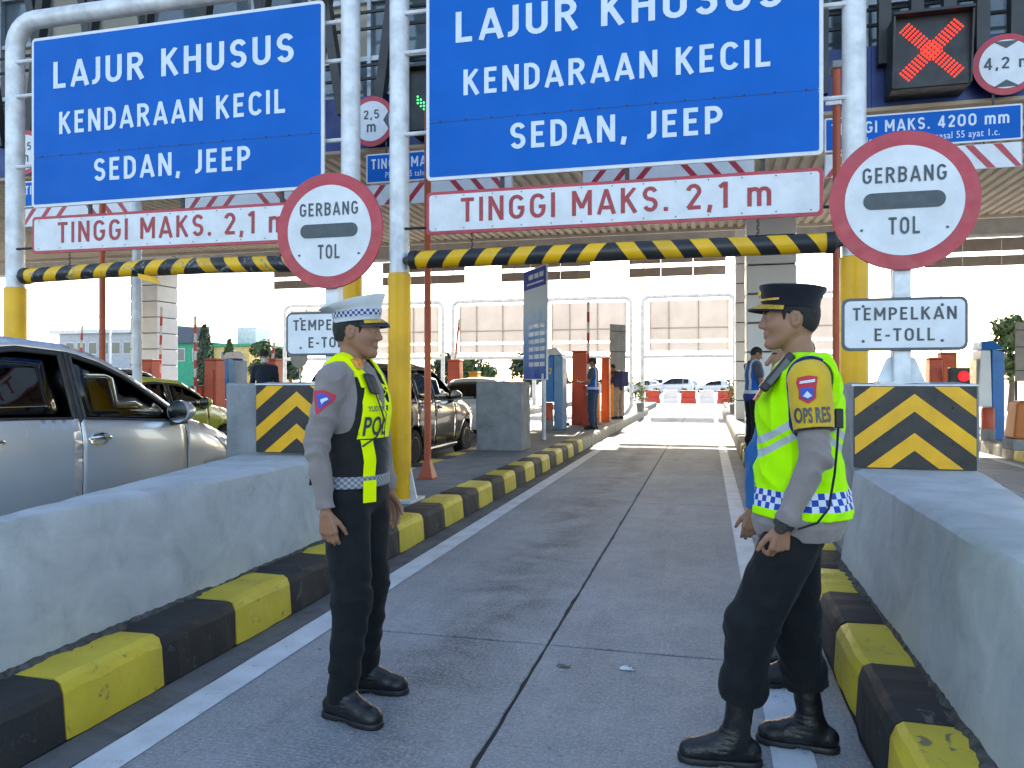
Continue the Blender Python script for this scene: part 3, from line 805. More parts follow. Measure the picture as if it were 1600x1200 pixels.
# blue band in sheet panels
x = BX0
while x < BX1:
    MB().box(x, x + 2.395, FY, FY + .12, 4.87, 5.65).build('fascia_panel', m_band, bld); x += 2.4
MB().box(BX0, BX1, FY - .03, FY + .16, 4.82, 4.866).build('fascia_trim', M('trim_tan', (.40, .31, .22), .6), bld)
MB().box(BX0, BX1, FY + .16, 17.95, 4.95, 5.045).build('soffit_deck', m_sof, bld)
rb = MB(); xx = BX0 + .05
while xx < BX1 - .1:                                  # ribbed cladding, far finer than can be told apart one by one
    rb.hexa([(xx, FY + .17, 4.9), (xx + .10, FY + .17, 4.9), (xx + .10, 17.9, 4.9), (xx, 17.9, 4.9), (xx - .02, FY + .17, 4.949), (xx + .12, FY + .17, 4.949), (xx + .12, 17.9, 4.949), (xx - .02, 17.9, 4.949)]); xx += .2
setp(rb.build('soffit_rib', m_sof, bld), kind='stuff')
MB().box(BX0, BX1, 17.9, 18.0, 4.84, 7.0).build('soffit_edge', m_sof, bld)
# curtain wall behind the fins
nx = 0; x = -16.0
while x < 8:
    for j, (z0, z1) in enumerate(((5.75, 6.35), (6.40, 7.25), (7.3, 8.1), (8.15, 9.1))):
        mt = m_panel2 if (nx * 7 + j * 3) % 5 in (1, 3) and j > 0 else m_pane
        MB().box(x + .02, x + .98, FY + .46, FY + .49, z0, z1).build('pane', mt, bld)
    MB().box(x - .03, x + .03, FY + .36, FY + .455, 5.66, 9.2).build('mullion', m_mull, bld)
    x += 1.0; nx += 1
for z in (5.70, 6.375, 7.275, 8.12): MB().box(-16, 8, FY + .38, FY + .45, z - .035, z + .035).build('transom', m_mull, bld)
for z in (6.0, 6.2, 6.75, 7.0): MB().box(-16, 8, FY + .2, FY + .24, z - .018, z + .018).build('rail', m_dark, bld)
rnd = random.Random(12); x = -15.6; i = 0
while x < 7.6:
    zb = 5.36 if i % 3 else 5.05; w = .07; lean = 0 if x > 0.6 else (.32 if i % 2 else -.30); d = .10
    top = 9.3
    MB().hexa([(x - w, FY - .16, zb), (x + w, FY - .16, zb), (x + w, FY - .02, zb), (x - w, FY - .02, zb),
               (x - w + lean * 2, FY - .30, top), (x + w + lean * 2, FY - .30, top), (x + w + lean * 2, FY - .12, top), (x - w + lean * 2, FY - .12, top)]).build('fin', m_fin, bld)
    x += .36 if x > 0.6 else .52; i += 1
def column(x0, x1, y0, y1, zt):
    c = MB().box(x0 + .03, x1 - .03, y0 + .03, y1 - .03, .2, zt).build('column', m_groove, bld)
    z = .24; n = 0
    while z + .6 < zt + .3:
        z1 = min(z + .585, zt - .02)
        MB().box(x0, x1, y0, y1, z, z1).build('panel', m_tile, c, .03); z += .61; n += 1
column(.80, 1.80, 16.9, 17.7, 4.9); column(.86, 1.9, 25.0, 26.0, 7.0); column(-21.5, -20.3, 25.0, 26.2, 7.0)
column(-8.8, -7.8, 16.9, 17.7, 4.9) if False else None
# lane fittings on the fascia
def fascia_set(dx, txt, small, round_txt, label_x, lane, sig):
    Y = FY - .2; fr = facing(0, Y, 0); x0, x1 = 1.42 + dx, 3.60 + dx
    t = thing('clearance_board', f'small blue clearance board on the fascia above {lane}', 'sign', ((x0 + x1) / 2, Y, 4.30), group='blue clearance boards on the fascia')
    MB().prism(rr_poly(x0, x1, 4.30, 4.72, .015, 2), fr, -.02, .0).build('border', m_white, t)
    MB().box(x0 + .02, x1 - .02, Y - .004, Y - .0005, 4.32, 4.70).build('face', m_blue, t)
    sign_words(txt, x0 + .08, x1 - .14, 4.50, .145, fr, .006, m_let, t)
    mb = MB(); text_on(mb, small, x0 + .30, x1 - .24, 4.365, .082, fr, .006, .004); setp(mb.build('lettering', m_let, t), kind='stuff')
    for x in (x0 + .3, x1 - .3): MB().box(x - .012, x + .012, Y + .022, Y + .03, 4.6, 4.95).build('hanger', m_dark, t)
    s = thing('striped_board', f'white board with red slanted stripes hanging above {lane}', 'board', ((x0 + x1) / 2, Y, 3.98), group='red striped boards under the fascia')
    MB().box(x0, x1, Y, Y + .02, 3.98, 4.27).build('board', m_white, s)
    xm = (x0 + x1) / 2; q = .18
    while q < 1.1:
        for sg in (-1, 1):
            P = [(xm + sg * q, 4.266), (xm + sg * (q + .09), 4.266), (xm + sg * (q + .33), 3.984), (xm + sg * (q + .24), 3.984)]
            P = [(min(max(a, x0 + .004), x1 - .004), b) for a, b in P]
            if sg > 0: P = P[::-1]
            MB().prism(P, fr, .0005, .003).build('stripe', m_red, s)
        q += .3
    for x in (x0 + .4, x1 - .4): MB().box(x - .01, x + .01, Y + .021, Y + .03, 4.1, 4.4).build('hanger', m_dark, s)
    rx, rz, rr = label_x + dx, 5.2, .36
    r = thing('clearance_sign', f'round clearance height sign on the fascia above {lane}', 'sign', (rx, Y, rz - rr), group='round clearance signs on the fascia')
    fr2 = facing(0, Y + .02, 0)
    MB().prism(circ(rx, rz, rr, 40), fr2, 0, .02).build('rim', m_red, r)
    MB().prism(circ(rx, rz, rr * .8, 40), fr2, .0205, .024).build('face', m_white, r)
    tri = M('symbol_grey', (.06, .08, .09), .5)
    if round_txt == '4,2 m':
        sign_words('4,2 m', rx - .24, rx + .26, rz - .055, .14, fr2, .028, m_ink, r, .15)
        for sg in (1, -1):
            P = [(rx - .14, rz + sg * .27), (rx + .14, rz + sg * .27), (rx, rz + sg * .185)]
            MB().prism(P if sg < 0 else P[::-1], fr2, .0245, .028).build('arrow', tri, r)
    else:
        a, b = round_txt.split(' ')
        sign_words(a, rx - .12, rx + .12, rz + .03, .13, fr2, .028, m_ink, r, .15); sign_words(b, rx - .07, rx + .07, rz - .16, .16, fr2, .028, m_ink, r, .15)
        for sg in (1, -1):
            P = [(rx + sg * .27, rz - .13), (rx + sg * .27, rz + .13), (rx + sg * .185, rz)]
            MB().prism(P if sg > 0 else P[::-1], fr2, .0245, .028).build('arrow', tri, r)
    sx, sz, h = 2.57 + dx, 5.36, .43
    Yb = FY - .42
    g = thing('lane_signal', f'black signal box above {lane}, showing a {sig}', 'signal', (sx, Yb, sz - h), group='lane signal boxes')
    MB().box(sx - h, sx + h, Yb, FY - .005, sz - h, sz + h).build('housing', m_dark, g, .02)
    MB().box(sx - h, sx + h, Yb - .14, Yb - .002, sz + h - .02, sz + h + .012).build('visor', m_dark, g)
    for sgx in (-1, 1):
        MB().hexa([(sx + sgx * (h - .02), Yb - .12, sz + h - .03), (sx + sgx * (h + .0), Yb - .12, sz + h - .03), (sx + sgx * h, Yb - .002, sz + h - .03), (sx + sgx * (h - .02), Yb - .002, sz + h - .03),
                   (sx + sgx * (h - .02), Yb - .02, sz - h + .02), (sx + sgx * h, Yb - .02, sz - h + .02), (sx + sgx * h, Yb - .002, sz - h + .02), (sx + sgx * (h - .02), Yb - .002, sz - h + .02)]).build('side_shade', m_dark, g)
    led = MB(); k = .055
    pts = []
    if sig == 'red cross':
        for sgn in (1, -1):
            for i in range(-9, 10):
                for j in range(-2, 3):
                    u, v = i * .0435, j * .030; pts.append(((u - v * sgn) * .74 , (u * sgn + v) * .74))
    else:
        for i in range(-7, 8):
            for j in range(-1, 2): pts.append((j * .045, i * .045))
        for i in range(1, 7):
            for j in range(3):
                for sg in (-1, 1): pts.append((sg * i * .045, -.32 + i * .045 + j * .045))
    for a, b in pts:
        led.lathe((sx + a, Yb - .003, sz + b), (0, -1, 0), [(.0135, 0), (.012, .008), (.005, .013)], 6)
    setp(led.build('led', emit('led_red', (1, .035, .02), .75) if sig == 'red cross' else emit('led_green', (.05, 1, .25), .9), g), kind='stuff')
fascia_set(0, 'TINGGI MAKS. 4200 mm', 'PP No. 55 tahun 2012 pasal 55 ayat 1.c.', '4,2 m', 3.43, 'the lane at the right', 'red cross')
fascia_set(-6.2, 'TINGGI MAKS. 2500 mm', 'PP No. 55 tahun 2012 pasal 55 ayat 1.c.', '2,5 m', 1.72 - .22, 'the officers\' lane', 'green arrow')
fascia_set(-12.35, 'TINGGI MAKS. 2500 mm', 'PP No. 55 tahun 2012 pasal 55 ayat 1.c.', '2,5 m', 1.72 - .22, 'the silver car\'s lane', 'green arrow')
for x0, lane in ((-1.62, 'between the officers\' lane and the right lane'), (-7.85, 'between the silver car\'s lane and the officers\' lane')):
    Y = FY - .2; x1 = x0 + 2.2; fr = facing(0, Y, 0); xm = x0 + 1.1
    s = thing('striped_board', f'white board with red slanted stripes hanging {lane}', 'board', (xm, Y, 3.98), group='red striped boards under the fascia')
    MB().box(x0, x1, Y, Y + .02, 3.98, 4.27).build('board', m_white, s); q = .18
    while q < 1.05:
        for sg in (-1, 1):
            P = [(xm + sg * q, 4.266), (xm + sg * (q + .09), 4.266), (xm + sg * (q + .33), 3.984), (xm + sg * (q + .24), 3.984)]
            P = [(min(max(a, x0 + .004), x1 - .004), b) for a, b in P]
            MB().prism(P[::-1] if sg > 0 else P, fr, .0005, .003).build('stripe', m_red, s)
        q += .3
    for x in (x0 + .4, x1 - .4): MB().box(x - .01, x + .01, Y + .021, Y + .03, 4.1, 4.9).build('hanger', m_dark, s)
# board backs along the rear edge
m_brd = M('board_back', (.30, .26, .23), .6, .1, var=.08)
for i, (cx, lane) in enumerate(((8.7, 'the lane far right'), (3.7, 'the right-hand column'), (-1.05, 'the far end of the officers\' lane'), (-5.85, 'the dark car\'s lane'), (-10.7, 'the green car\'s lane'), (-15.5, 'the outer left lane'))):
    if i == 1: continue
    t = thing('hanging_board', f'backs of paired hanging boards over {lane}', 'board', (cx, 28.1, 5.2), group='board backs at the rear edge')
    for z0, z1 in ((5.2, 5.53), (5.68, 6.10)):
        for j in range(3): MB().box(cx - 1.7 + j * 1.135, cx - .575 + j * 1.135, 28.08, 28.12, z0, z1).build('panel', m_brd, t)
    for q in (-1.2, 1.2): MB().box(cx + q - .02, cx + q + .02, 28.125, 28.15, 5.25, 6.3).build('hanger', m_galv, t)
# ------------------------------------------------------------------ far side gantries (seen from behind) and island equipment
m_bk = M('sign_back', (.80, .74, .70), .55, .1, var=.06, vs=1)  # base colour paled to mimic backlit glare on the far panels
m_stf = M('stiffener', (.46, .41, .37), .6, .1)  # lightened with the panels, same glare put into the colour
def far_gantry(k, label):
    dx = PITCH * k; Y = 37.5; t = thing('far_gantry', label, 'gantry', (-.9 + dx, Y, 0), group='gantries at the far end, seen from behind')
    a, b = -3.03 + dx, 1.25 + dx; zt = 5.5; R = .35
    pts = [(a, Y, 0), (a, Y, zt - R)] + [(a + R - R * math.cos(q), Y, zt - R + R * math.sin(q)) for q in np.linspace(.2, math.pi / 2, 5)]
    pts += [(b - R + R * math.sin(q), Y, zt - R + R * math.cos(q)) for q in np.linspace(0, math.pi / 2 - .2, 5)] + [(b, Y, zt - R), (b, Y, 0)]
    MB().tube(pts, .1, 10).build('pipe_frame', m_galv, t, smooth=True)
    xs = [-2.68, -1.78, -.40, .98]
    for i in range(3):
        for z0, z1 in ((3.42, 3.98), (4.0, 5.3)): MB().box(xs[i] + dx + .01, xs[i + 1] + dx - .01, Y + .12, Y + .15, z0, z1).build('sign_panel', m_bk, t)
        MB().box(xs[i] + dx + .01, xs[i + 1] + dx - .01, Y + .12, Y + .15, 2.88, 3.3).build('lower_panel', m_bk, t)
    MB().tube([(a, Y, 2.62), (b, Y, 2.62)], .09, 10).build('bar', m_galv, t, smooth=True)
    for x in xs: MB().box(x + dx - .025, x + dx + .025, Y + .07, Y + .119, 2.86, 5.32).build('stiffener', m_stf, t)
    for z in (3.99,): MB().box(xs[0] + dx + .026, xs[3] + dx - .026, Y + .08, Y + .118, z - .025, z + .025).build('rail', m_stf, t)
for k, l in ((-4, 'over the outermost left lane'), (-3, 'second from left'), (-2, 'behind the orange pole and yellow post'), (-1, 'behind the blue notice board'), (0, 'at the end of the officers\' lane'), (1, 'behind the right round sign')):
    far_gantry(k, 'pipe gantry seen from behind, ' + l)

m_rw_r = M('arm_red', (.55, .03, .04), .4, var=.1); m_rw_w = M('arm_white', (.7, .7, .7), .4, var=.1)
def boom(x, y, label, lean=0., ztop=3.55, house=m_orb, w=.17, hh=1.05):
    t = thing('boom_barrier', label, 'boom barrier', (x, y, .236), group='raised boom barriers')
    MB().box(x - w, x + w, y - w, y + w, .236, .236 + hh).build('cabinet', house, t, .02)
    MB().box(x - w - .015, x + w + .015, y - w - .015, y + w + .015, .236 + hh, .27 + hh).build('lid', house, t, .01)
    n = 9; z0 = hh + .02
    for i in range(n):
        za, zb = z0 + (ztop - z0) * i / n, z0 + (ztop - z0) * (i + 1) / n
        MB().box(-.035, .035, -.02, .02, 0, 1).build('arm_section', m_rw_r if i % 2 else m_rw_w, t, local=True)
        o = t.children[-1] if False else [c for c in COL.objects if c.parent == t][-1]
        o.location = (lean * (za - z0), -.2, za - .236); o.scale = (1, 1, zb - za); o.rotation_euler = (0, math.atan(lean), 0)
boom(-3.05, 20.4, 'raised red and white boom beside the man holding a device'); boom(-7.75, 21, 'raised red and white boom just right of the orange pole')
boom(-8.4, 25, 'slightly tilted raised boom left of the second far gantry', .10); boom(-13.4, 18.2, 'raised red and white boom beside the cypress', 0, 3.2)
boom(-12.6, 20.5, 'raised red and white boom by the masked person', .12, 2.6); boom(-17.6, 22, 'raised red and white boom in front of the tiled column', .03, 3.9)
boom(-22.7, 24, 'raised red and white boom behind the silver car roof', .05, 3.5)
def cab(x0, x1, y0, y1, h, mat, label, name='barrier_cabinet', capm=None, cat='cabinet'):
    t = thing(name, label, cat, ((x0 + x1) / 2, (y0 + y1) / 2, .236), group='cabinets and posts on the islands')
    MB().hexa([(x0 - .02, y0 - .02, .236), (x1 + .02, y0 - .02, .236), (x1 + .02, y1 + .02, .236), (x0 - .02, y1 + .02, .236), (x0, y0, h), (x1, y0, h), (x1, y1, h), (x0, y1, h)]).build('body', mat, t, .02)
    MB().box(x0 - .02, x1 + .02, y0 - .02, y1 + .02, h + .001, h + .05).build('lid', capm or mat, t, .01)
    MB().box(x0 + .05, x1 - .05, y0 - .028, y0 - .021, .5, h - .25).build('door', mat, t, .004)
    return t
cab(-3.62, -3.22, 21.0, 21.4, 2.24, m_ora, 'tall red-orange cabinet left of the man holding a device'); cab(-3.28, -2.98, 21.7, 22.0, 1.35, m_yor, 'amber cabinet at the knees of the man holding a device')
cab(-3.02, -2.80, 22.6, 22.9, 2.1, m_ora, 'red-orange cabinet right of the man holding a device'); cab(-3.12, -2.85, 25.4, 25.8, 1.75, m_yor, 'yellow cabinet left of the man with the backpack')
cab(-8.35, -7.95, 24.2, 24.6, 2.1, m_orb, 'orange cabinet behind the dark car'); cab(-7.75, -7.45, 24.6, 25.0, 1.7, m_yor, 'yellow cabinet right of the orange one behind the dark car')
cab(-13.05, -12.7, 17.9, 18.3, 2.0, m_orb, 'orange cabinet above the green car roof'); cab(-12.5, -12.15, 19.9, 20.3, 2.05, m_orb, 'orange cabinet beside the masked person')
cab(-17.9, -17.5, 21.3, 21.7, 2.1, m_orb, 'orange cabinet at the foot of the tiled column'); cab(5.55, 5.85, 21.8, 22.2, 2.0, m_orb, 'orange cabinet below the right E-TOLL plate')
cab(6.35, 6.75, 23.8, 24.2, 2.2, m_ora, 'red-orange cabinet right below the right E-TOLL plate')
def machine(x, y, label, num=None, flip=1):
    t = thing('toll_machine', label, 'toll machine', (x, y, .236), group='blue card machines on the islands')
    w, d = .24, .30
    s = MB(); s.hexa([(x + .02, y - d, .236), (x + w, y - d, .236), (x + w, y + d, .236), (x + .02, y + d, .236), (x + .02, y - d, 2.12), (x + w, y - d, 2.02), (x + w, y + d, 2.02), (x + .02, y + d, 2.12)])
    s.build('side_column', m_lblue if flip > 0 else m_bluep, t, .015)
    MB().hexa([(x - w, y - d - .02, .92), (x + .01, y - d - .02, .92), (x + .01, y + d, .92), (x - w, y + d, .92), (x - w * .7, y - d + .05, 2.08), (x + .01, y - d + .05, 2.08), (x + .01, y + d, 2.08), (x - w * .7, y + d, 2.08)]).build('front_box', m_bluep if flip > 0 else m_wcap, t, .015)
    MB().hexa([(x - w * .75, y - d, 2.09), (x + w, y - d - .05, 2.09), (x + w, y + d, 2.09), (x - w * .75, y + d, 2.09), (x - w * .6, y - d + .1, 2.26), (x + .05, y - d + .1, 2.28), (x + .05, y + d, 2.28), (x - w * .6, y + d, 2.26)]).build('hood', m_wcap if flip > 0 else m_bluep, t, .01)
    MB().lathe((x - .10, y - d - .12, .236), (0, 0, 1), [(.13, 0), (.13, .24)], 16).build('guard_base', m_block, t, smooth=True)
    MB().lathe((x - .10, y - d - .12, .478), (0, 0, 1), [(.12, 0), (.12, .40), (.10, .43)], 16).build('guard', m_orb, t, smooth=True)
    if flip < 0: MB().box(x - w - .004, x - w * .7, y - d + .1, y + d - .1, 1.3, 1.9).build('screen', M('screen_grey', (.25, .27, .26), .3), t)
    if num:
        fr = facing(0, y - d - .0, 0); sign_words(num, x - .19, x - .03, 1.62, .15, facing(0, y - d + .03, 0), .045, M('number_yellow', (.75, .62, .12), .5), t)
machine(-3.72, 19.1, 'blue card machine with the number 12 beside the notice board', '12'); machine(-13.3, 19.6, 'blue card machine above the block left of the chevron board')
machine(5.62, 17.9, 'blue card machine with white front behind the right chevron board', None, -1); machine(-22.3, 23.4, 'blue card machine behind the roof of the silver car')
# small orange crash barrel on its base
t = thing('crash_barrel', 'small orange plastic barrel on a concrete base at the right', 'barrel', (5.45, 15.35, .43))
MB().hexa([(5.17, 15.1, .432), (5.75, 15.1, .432), (5.75, 15.6, .432), (5.17, 15.6, .432), (5.24, 15.14, 1.08), (5.72, 15.14, 1.08), (5.72, 15.56, 1.08), (5.24, 15.56, 1.08)]).build('shell', m_yor if False else worn_paint('barrel_orange', (.55, .16, .03), (.45, .25, .12), .66, 1.2), t, .05, seg=3)
MB().box(5.3, 5.66, 15.2, 15.5, 1.075, 1.10).build('lid', m_orb, t, .01)
# notice board
t = thing('notice_board', 'tall blue printed notice board turned sideways on the island', 'notice board', (-3.27, 15.35, .236))
MB().tube([(-3.24, 15.38, .24), (-3.24, 15.38, 1.6)], .045, 12).build('post', m_galv, t, smooth=True)
A = Vector((-3.9, 16.35, 0)); B = Vector((-3.15, 15.22, 0)); ux = (B - A).normalized(); wd = (B - A).length; nn = ux.cross(Vector((0, 0, 1)))
fr = (A, ux, (0, 0, 1), nn)
def print_mat():
    m, nt, b = _nt('notice_print'); g = NT(nt); p = g.xyz(g.coord()); n = g.noise(g.coord(), 1.6, 5, .6, .8)
    z = g.math('ADD', g.math('ADD', p[2], .236), g.math('MULTIPLY', n, .9))
    c = g.mix(g.ramp(z, 1.9, 3.0), (.015, .07, .42, 1), (.24, .42, .75, 1)); c = g.mix(g.ramp(z, 2.9, 3.5), c, (.58, .70, .86, 1))
    g.set(b.inputs['Base Color'], c); b.inputs['Roughness'].default_value = .6; b.inputs['Specular IOR Level'].default_value = .1; return m
MB().prism([(0, 1.47), (wd, 1.47), (wd, 3.82), (0, 3.82)], fr, -.04, 0).build('frame', m_galv, t, .004)
MB().prism([(.02, 1.49), (wd - .02, 1.49), (wd - .02, 3.40), (.02, 3.40)], fr, .0005, .003).build('print', print_mat(), t)
MB().prism([(.02, 3.405), (wd - .02, 3.405), (wd - .02, 3.80), (.02, 3.80)], fr, .0005, .003).build('header', M('notice_blue', (.015, .05, .40), .6, spec=.1), t)
m_pr = M('notice_lines', (.35, .45, .68), .4)
for a, b, z0, z1 in ((.35, .62, 3.60, 3.70), (.68, .92, 3.60, 3.70), (.98, 1.2, 3.60, 3.70), (.25, 1.2, 3.49, 3.52)): MB().prism([(a, z0), (b, z0), (b, z1), (a, z1)], fr, .0035, .005).build('printed_line', m_pr, t)
for r_ in range(6):
    for c_ in range(3):
        a = .36 + c_ * .32; z0 = 1.75 + r_ * .16; MB().prism([(a, z0), (a + .27, z0), (a + .27, z0 + .09), (a, z0 + .09)], fr, .0035, .005).build('table_cell', m_pr, t)
# tall grey screens standing on the islands
def screen(x, y, rz, w, z1, label):
    t = thing('standing_board', label, 'board', (x, y, .236), rz, group='grey board backs on the islands')
    for i in range(3): MB().box(-w / 2 + i * w / 3 + .01, -w / 2 + (i + 1) * w / 3 - .01, -.015, .015, 1.2, z1).build('panel', M('screen_back', (.22, .215, .21), .6), t, local=True)
    for q in (-w / 2 + .08, w / 2 - .08): MB().box(q - .03, q + .03, .02, .06, 0, z1 - .3).build('post', m_dark, t, local=True)
    for z in (1.5, 2.2, z1 - .25): MB().box(-w / 2, w / 2, -.03, -.017, z, z + .03).build('rail', m_dark, t, local=True)
screen(-2.98, 26.5, .9, .75, 3.15, 'tall grey board back right of the man with the backpack'); screen(9.4, 26, .5, 1.3, 2.95, 'tall grey board back at the right edge')
# red signal behind the right chevron block
t = thing('signal_box', 'small black box with a round red light above the right chevron board', 'signal', (6.2, 21.5, .236))
MB().tube([(6.2, 21.5, .24), (6.2, 21.5, 1.4)], .04, 10).build('post', m_dark, t); MB().box(5.9, 6.5, 21.4, 21.6, 1.35, 1.78).build('housing', m_dark, t, .02)
MB().lathe((6.22, 21.398, 1.565), (0, -1, 0), [(.13, 0), (.13, .01), (.09, .03)], 20).build('lens', emit('lens_red', (1, .01, .02), .6), t)
t = thing('round_sign_back', 'back of a small round grey sign left of the white cap', 'sign', (-8.57, 15, .236))
x, y = (-8.57, 15.0); t.location = (x, y, .236)
MB().lathe((x, y, 1.93), (0, -1, 0), [(.2, 0), (.2, .02)], 24).build('disc', M('sign_back_grey', (.35, .33, .30), .6), t); MB().tube([(x, y + .04, .24), (x, y + .04, 2.05)], .025, 8).build('post', m_galv, t)

# plastic traffic barriers far down the lane
m_rb = M('barrier_red', (.55, .05, .03), .5, var=.1); m_wb = M('barrier_white', (.75, .75, .75), .5, var=.05)
def wb(x, y, rz, mat, label):
    t = thing('plastic_barrier', label, 'plastic barrier', (x, y, 0), rz, group='plastic barriers far down the lane')
    MB().hexa([(-.5, -.22, 0), (.5, -.22, 0), (.5, .22, 0), (-.5, .22, 0), (-.46, -.14, .4), (.46, -.14, .4), (.46, .14, .4), (-.46, .14, .4)]).build('foot', mat, t, .03, local=True)
    MB().box(-.45, .45, -.10, .10, .402, .85).build('wall', mat, t, .03, local=True)
for i in range(10):
    x = -3.4 + i * 1.12; y = 50 - (0 if i < 5 else (i - 4) * 1.6)
    wb(x, y, -.5 if i > 4 else 0, m_rb if i % 2 == 0 else m_wb, ['leftmost', 'second', 'third', 'fourth', 'fifth'][i // 2] + (' red' if i % 2 == 0 else ' white') + ' plastic barrier from the left in the row far down the lane')

# ------------------------------------------------------------------ buildings, trees and lamps beyond the plaza
m_gb = M('house_grey', (.42, .45, .50), .7); m_gr = M('house_green', (.03, .36, .20), .6); m_ye = M('house_yellow', (.72, .50, .16), .6)
m_rf = M('house_roof', (.10, .11, .12), .6); m_wd = M('house_window', (.05, .07, .09), .15, spec=.9); m_wh = M('house_white', (.7, .72, .72), .6)
def windows(t, xs, zs, y, w, h):
    for x in xs:
        for z in zs:
            f = MB().box(x - w / 2 - .08, x + w / 2 + .08, y - .05, y + .02, z - .08, z + h + .08).build('window', m_wh, t)
            MB().box(x - w / 2, x + w / 2, y - .07, y - .051, z, z + h).build('pane', m_wd, f)
t = thing('office_building', 'low grey flat-roofed building with a green gable at the far left', 'building', (-64, 74, 0))
MB().box(-69.5, -60.2, 70, 80, 0, 6.6).build('wall', m_gb, t); MB().box(-70.2, -59.6, 69.3, 80.5, 6.605, 7.0).build('roof', m_wh, t)
windows(t, [-68 + i * 1.5 for i in range(6)], (1.5, 4.4), 70, 1.0, 1.2)
MB().add([(-60.1, 70.5, 0), (-57, 70.5, 0), (-57, 70.5, 7.6), (-60.1, 70.5, 6.6), (-60.1, 79, 0), (-57, 79, 0), (-57, 79, 7.6), (-60.1, 79, 6.6)], [(0, 1, 2, 3), (4, 7, 6, 5), (0, 4, 5, 1), (3, 2, 6, 7), (1, 5, 6, 2), (0, 3, 7, 4)]).build('green_wing', m_gr, t)
t = thing('green_yellow_house', 'green and yellow house with dark hipped roof beyond the green car', 'house', (-51, 74, 0))
MB().box(-55.6, -50.2, 70, 79, 0, 5.4).build('green_wall', m_gr, t); MB().box(-50.15, -46.0, 70.4, 79, 0, 5.0).build('yellow_wall', m_ye, t)
MB().add([(-56.2, 69.4, 5.41), (-49.8, 69.4, 5.41), (-49.8, 79.6, 5.41), (-56.2, 79.6, 5.41), (-55, 71, 7.2), (-51.2, 71, 7.2), (-51.2, 78, 7.2), (-55, 78, 7.2)], [(0, 1, 5, 4), (1, 2, 6, 5), (2, 3, 7, 6), (3, 0, 4, 7), (4, 5, 6, 7), (0, 3, 2, 1)]).build('roof', m_rf, t)
MB().box(-50.1, -45.7, 70.1, 79.3, 5.02, 5.3).build('flat_roof', m_gr, t); windows(t, [-54, -51.8], (3.6,), 70, 1.1, 1.2); windows(t, [-48.8, -47.3], (3.2,), 70.4, .9, 1.3)
MB().box(-49.2, -46.9, 73, 76, 5.305, 7.2).build('water_tank', m_wh, t, .1)
def leaf_mat(name, col, col2):
    if name in MATS: return MATS[name]
    m, nt, b = _nt(name); g = NT(nt); n = g.noise(g.n('ShaderNodeNewGeometry').outputs['Position'], 1.1, 3)
    g.set(b.inputs['Base Color'], g.mix(g.ramp(n, .35, .65), c4(col), c4(col2))); b.inputs['Roughness'].default_value = .6
    b.inputs['Transmission Weight'].default_value = 0.0; b.inputs['Subsurface Weight'].default_value = 0.0
    MATS[name] = m; return m
m_leaf = leaf_mat('leaf_green', (.07, .12, .03), (.035, .075, .02)); m_leafd = leaf_mat('leaf_dark', (.03, .06, .025), (.018, .04, .018)); m_bark = M('bark', (.12, .09, .07), .9, bump=.6, bs=20)
def tree(x, y, h, r, label, mat, seed, shape='round', n=1500, ls=.22, trunk=.3):
    rnd = random.Random(seed); t = thing('tree' if shape != 'cone' else 'cypress_tree', label, 'tree', (x, y, 0))
    mb = MB(); mb.tube([(0, 0, 0), (.05 * r, 0, h * trunk), (0, .05 * r, h * .8)], .1, 8, rs=[.035 * h, .025 * h, .006 * h])
    for i in range(5):
        a = rnd.uniform(0, 6.28); mb.tube([(0, 0, h * (trunk + .08 * i)), (math.cos(a) * r * .4, math.sin(a) * r * .4, h * (trunk + .12 + .1 * i)), (math.cos(a) * r * .7, math.sin(a) * r * .7, h * (trunk + .22 + .1 * i))], .03, 6, rs=[.016 * h, .01 * h, .004 * h])
    mb.build('trunk', m_bark, t, local=True)
    cl = []
    for i in range(16):
        if shape == 'cone':
            q = (i + .5) / 16; cl.append((0, 0, h * (.08 + .88 * q), r * max(.12, math.sin(math.pi * min(1, .35 + .65 * q)) ** .8)))
        else:
            a = rnd.uniform(0, 6.28); q = rnd.random() ** .5; zz = rnd.uniform(trunk + .1, .92); k = math.sqrt(max(.05, 1 - ((zz - (trunk + 1) / 2) / ((1 - trunk) * .62)) ** 2))
            cl.append((math.cos(a) * r * q * k * .8, math.sin(a) * r * q * k * .8, h * zz, r * rnd.uniform(.28, .45)))
    v = []; f = []
    for i in range(n):
        cx, cy, cz, cr = rnd.choice(cl); d = Vector((rnd.gauss(0, 1), rnd.gauss(0, 1), rnd.gauss(0, .8))).normalized() * cr * rnd.uniform(.55, 1.05)
        p = Vector((cx, cy, cz)) + d; nrm = (d.normalized() + Vector((rnd.gauss(0, .5), rnd.gauss(0, .5), rnd.gauss(0, .5)))).normalized()
        a = nrm.orthogonal().normalized(); b = nrm.cross(a); s = ls * rnd.uniform(.6, 1.3); o = len(v)
        v += [tuple(p - a * s), tuple(p - b * s * .5), tuple(p + a * s), tuple(p + b * s * .5)]; f.append((o, o + 1, o + 2, o + 3))
    me = bpy.data.meshes.new('crown'); me.from_pydata(v, [], f); link('crown', me, mat, t); return t
tree(-45.2, 62, 7.0, .95, 'slim dark cypress in front of the green and yellow house', m_leafd, 1, 'cone', 1600, .2)
tree(-43.6, 63.5, 5.6, .8, 'shorter bright conifer right beside the cypress', m_leaf, 21, 'cone', 1000, .2)
tree(-40, 64, 5.0, 1.9, 'leafy tree left of the round sign back', m_leaf, 2); tree(-36.5, 60, 4.2, 1.5, 'low leafy tree just left of the E-TOLL plate', m_leaf, 3); tree(-34, 58, 4.4, 1.3, 'small tree behind the left E-TOLL plate', m_leafd, 4)
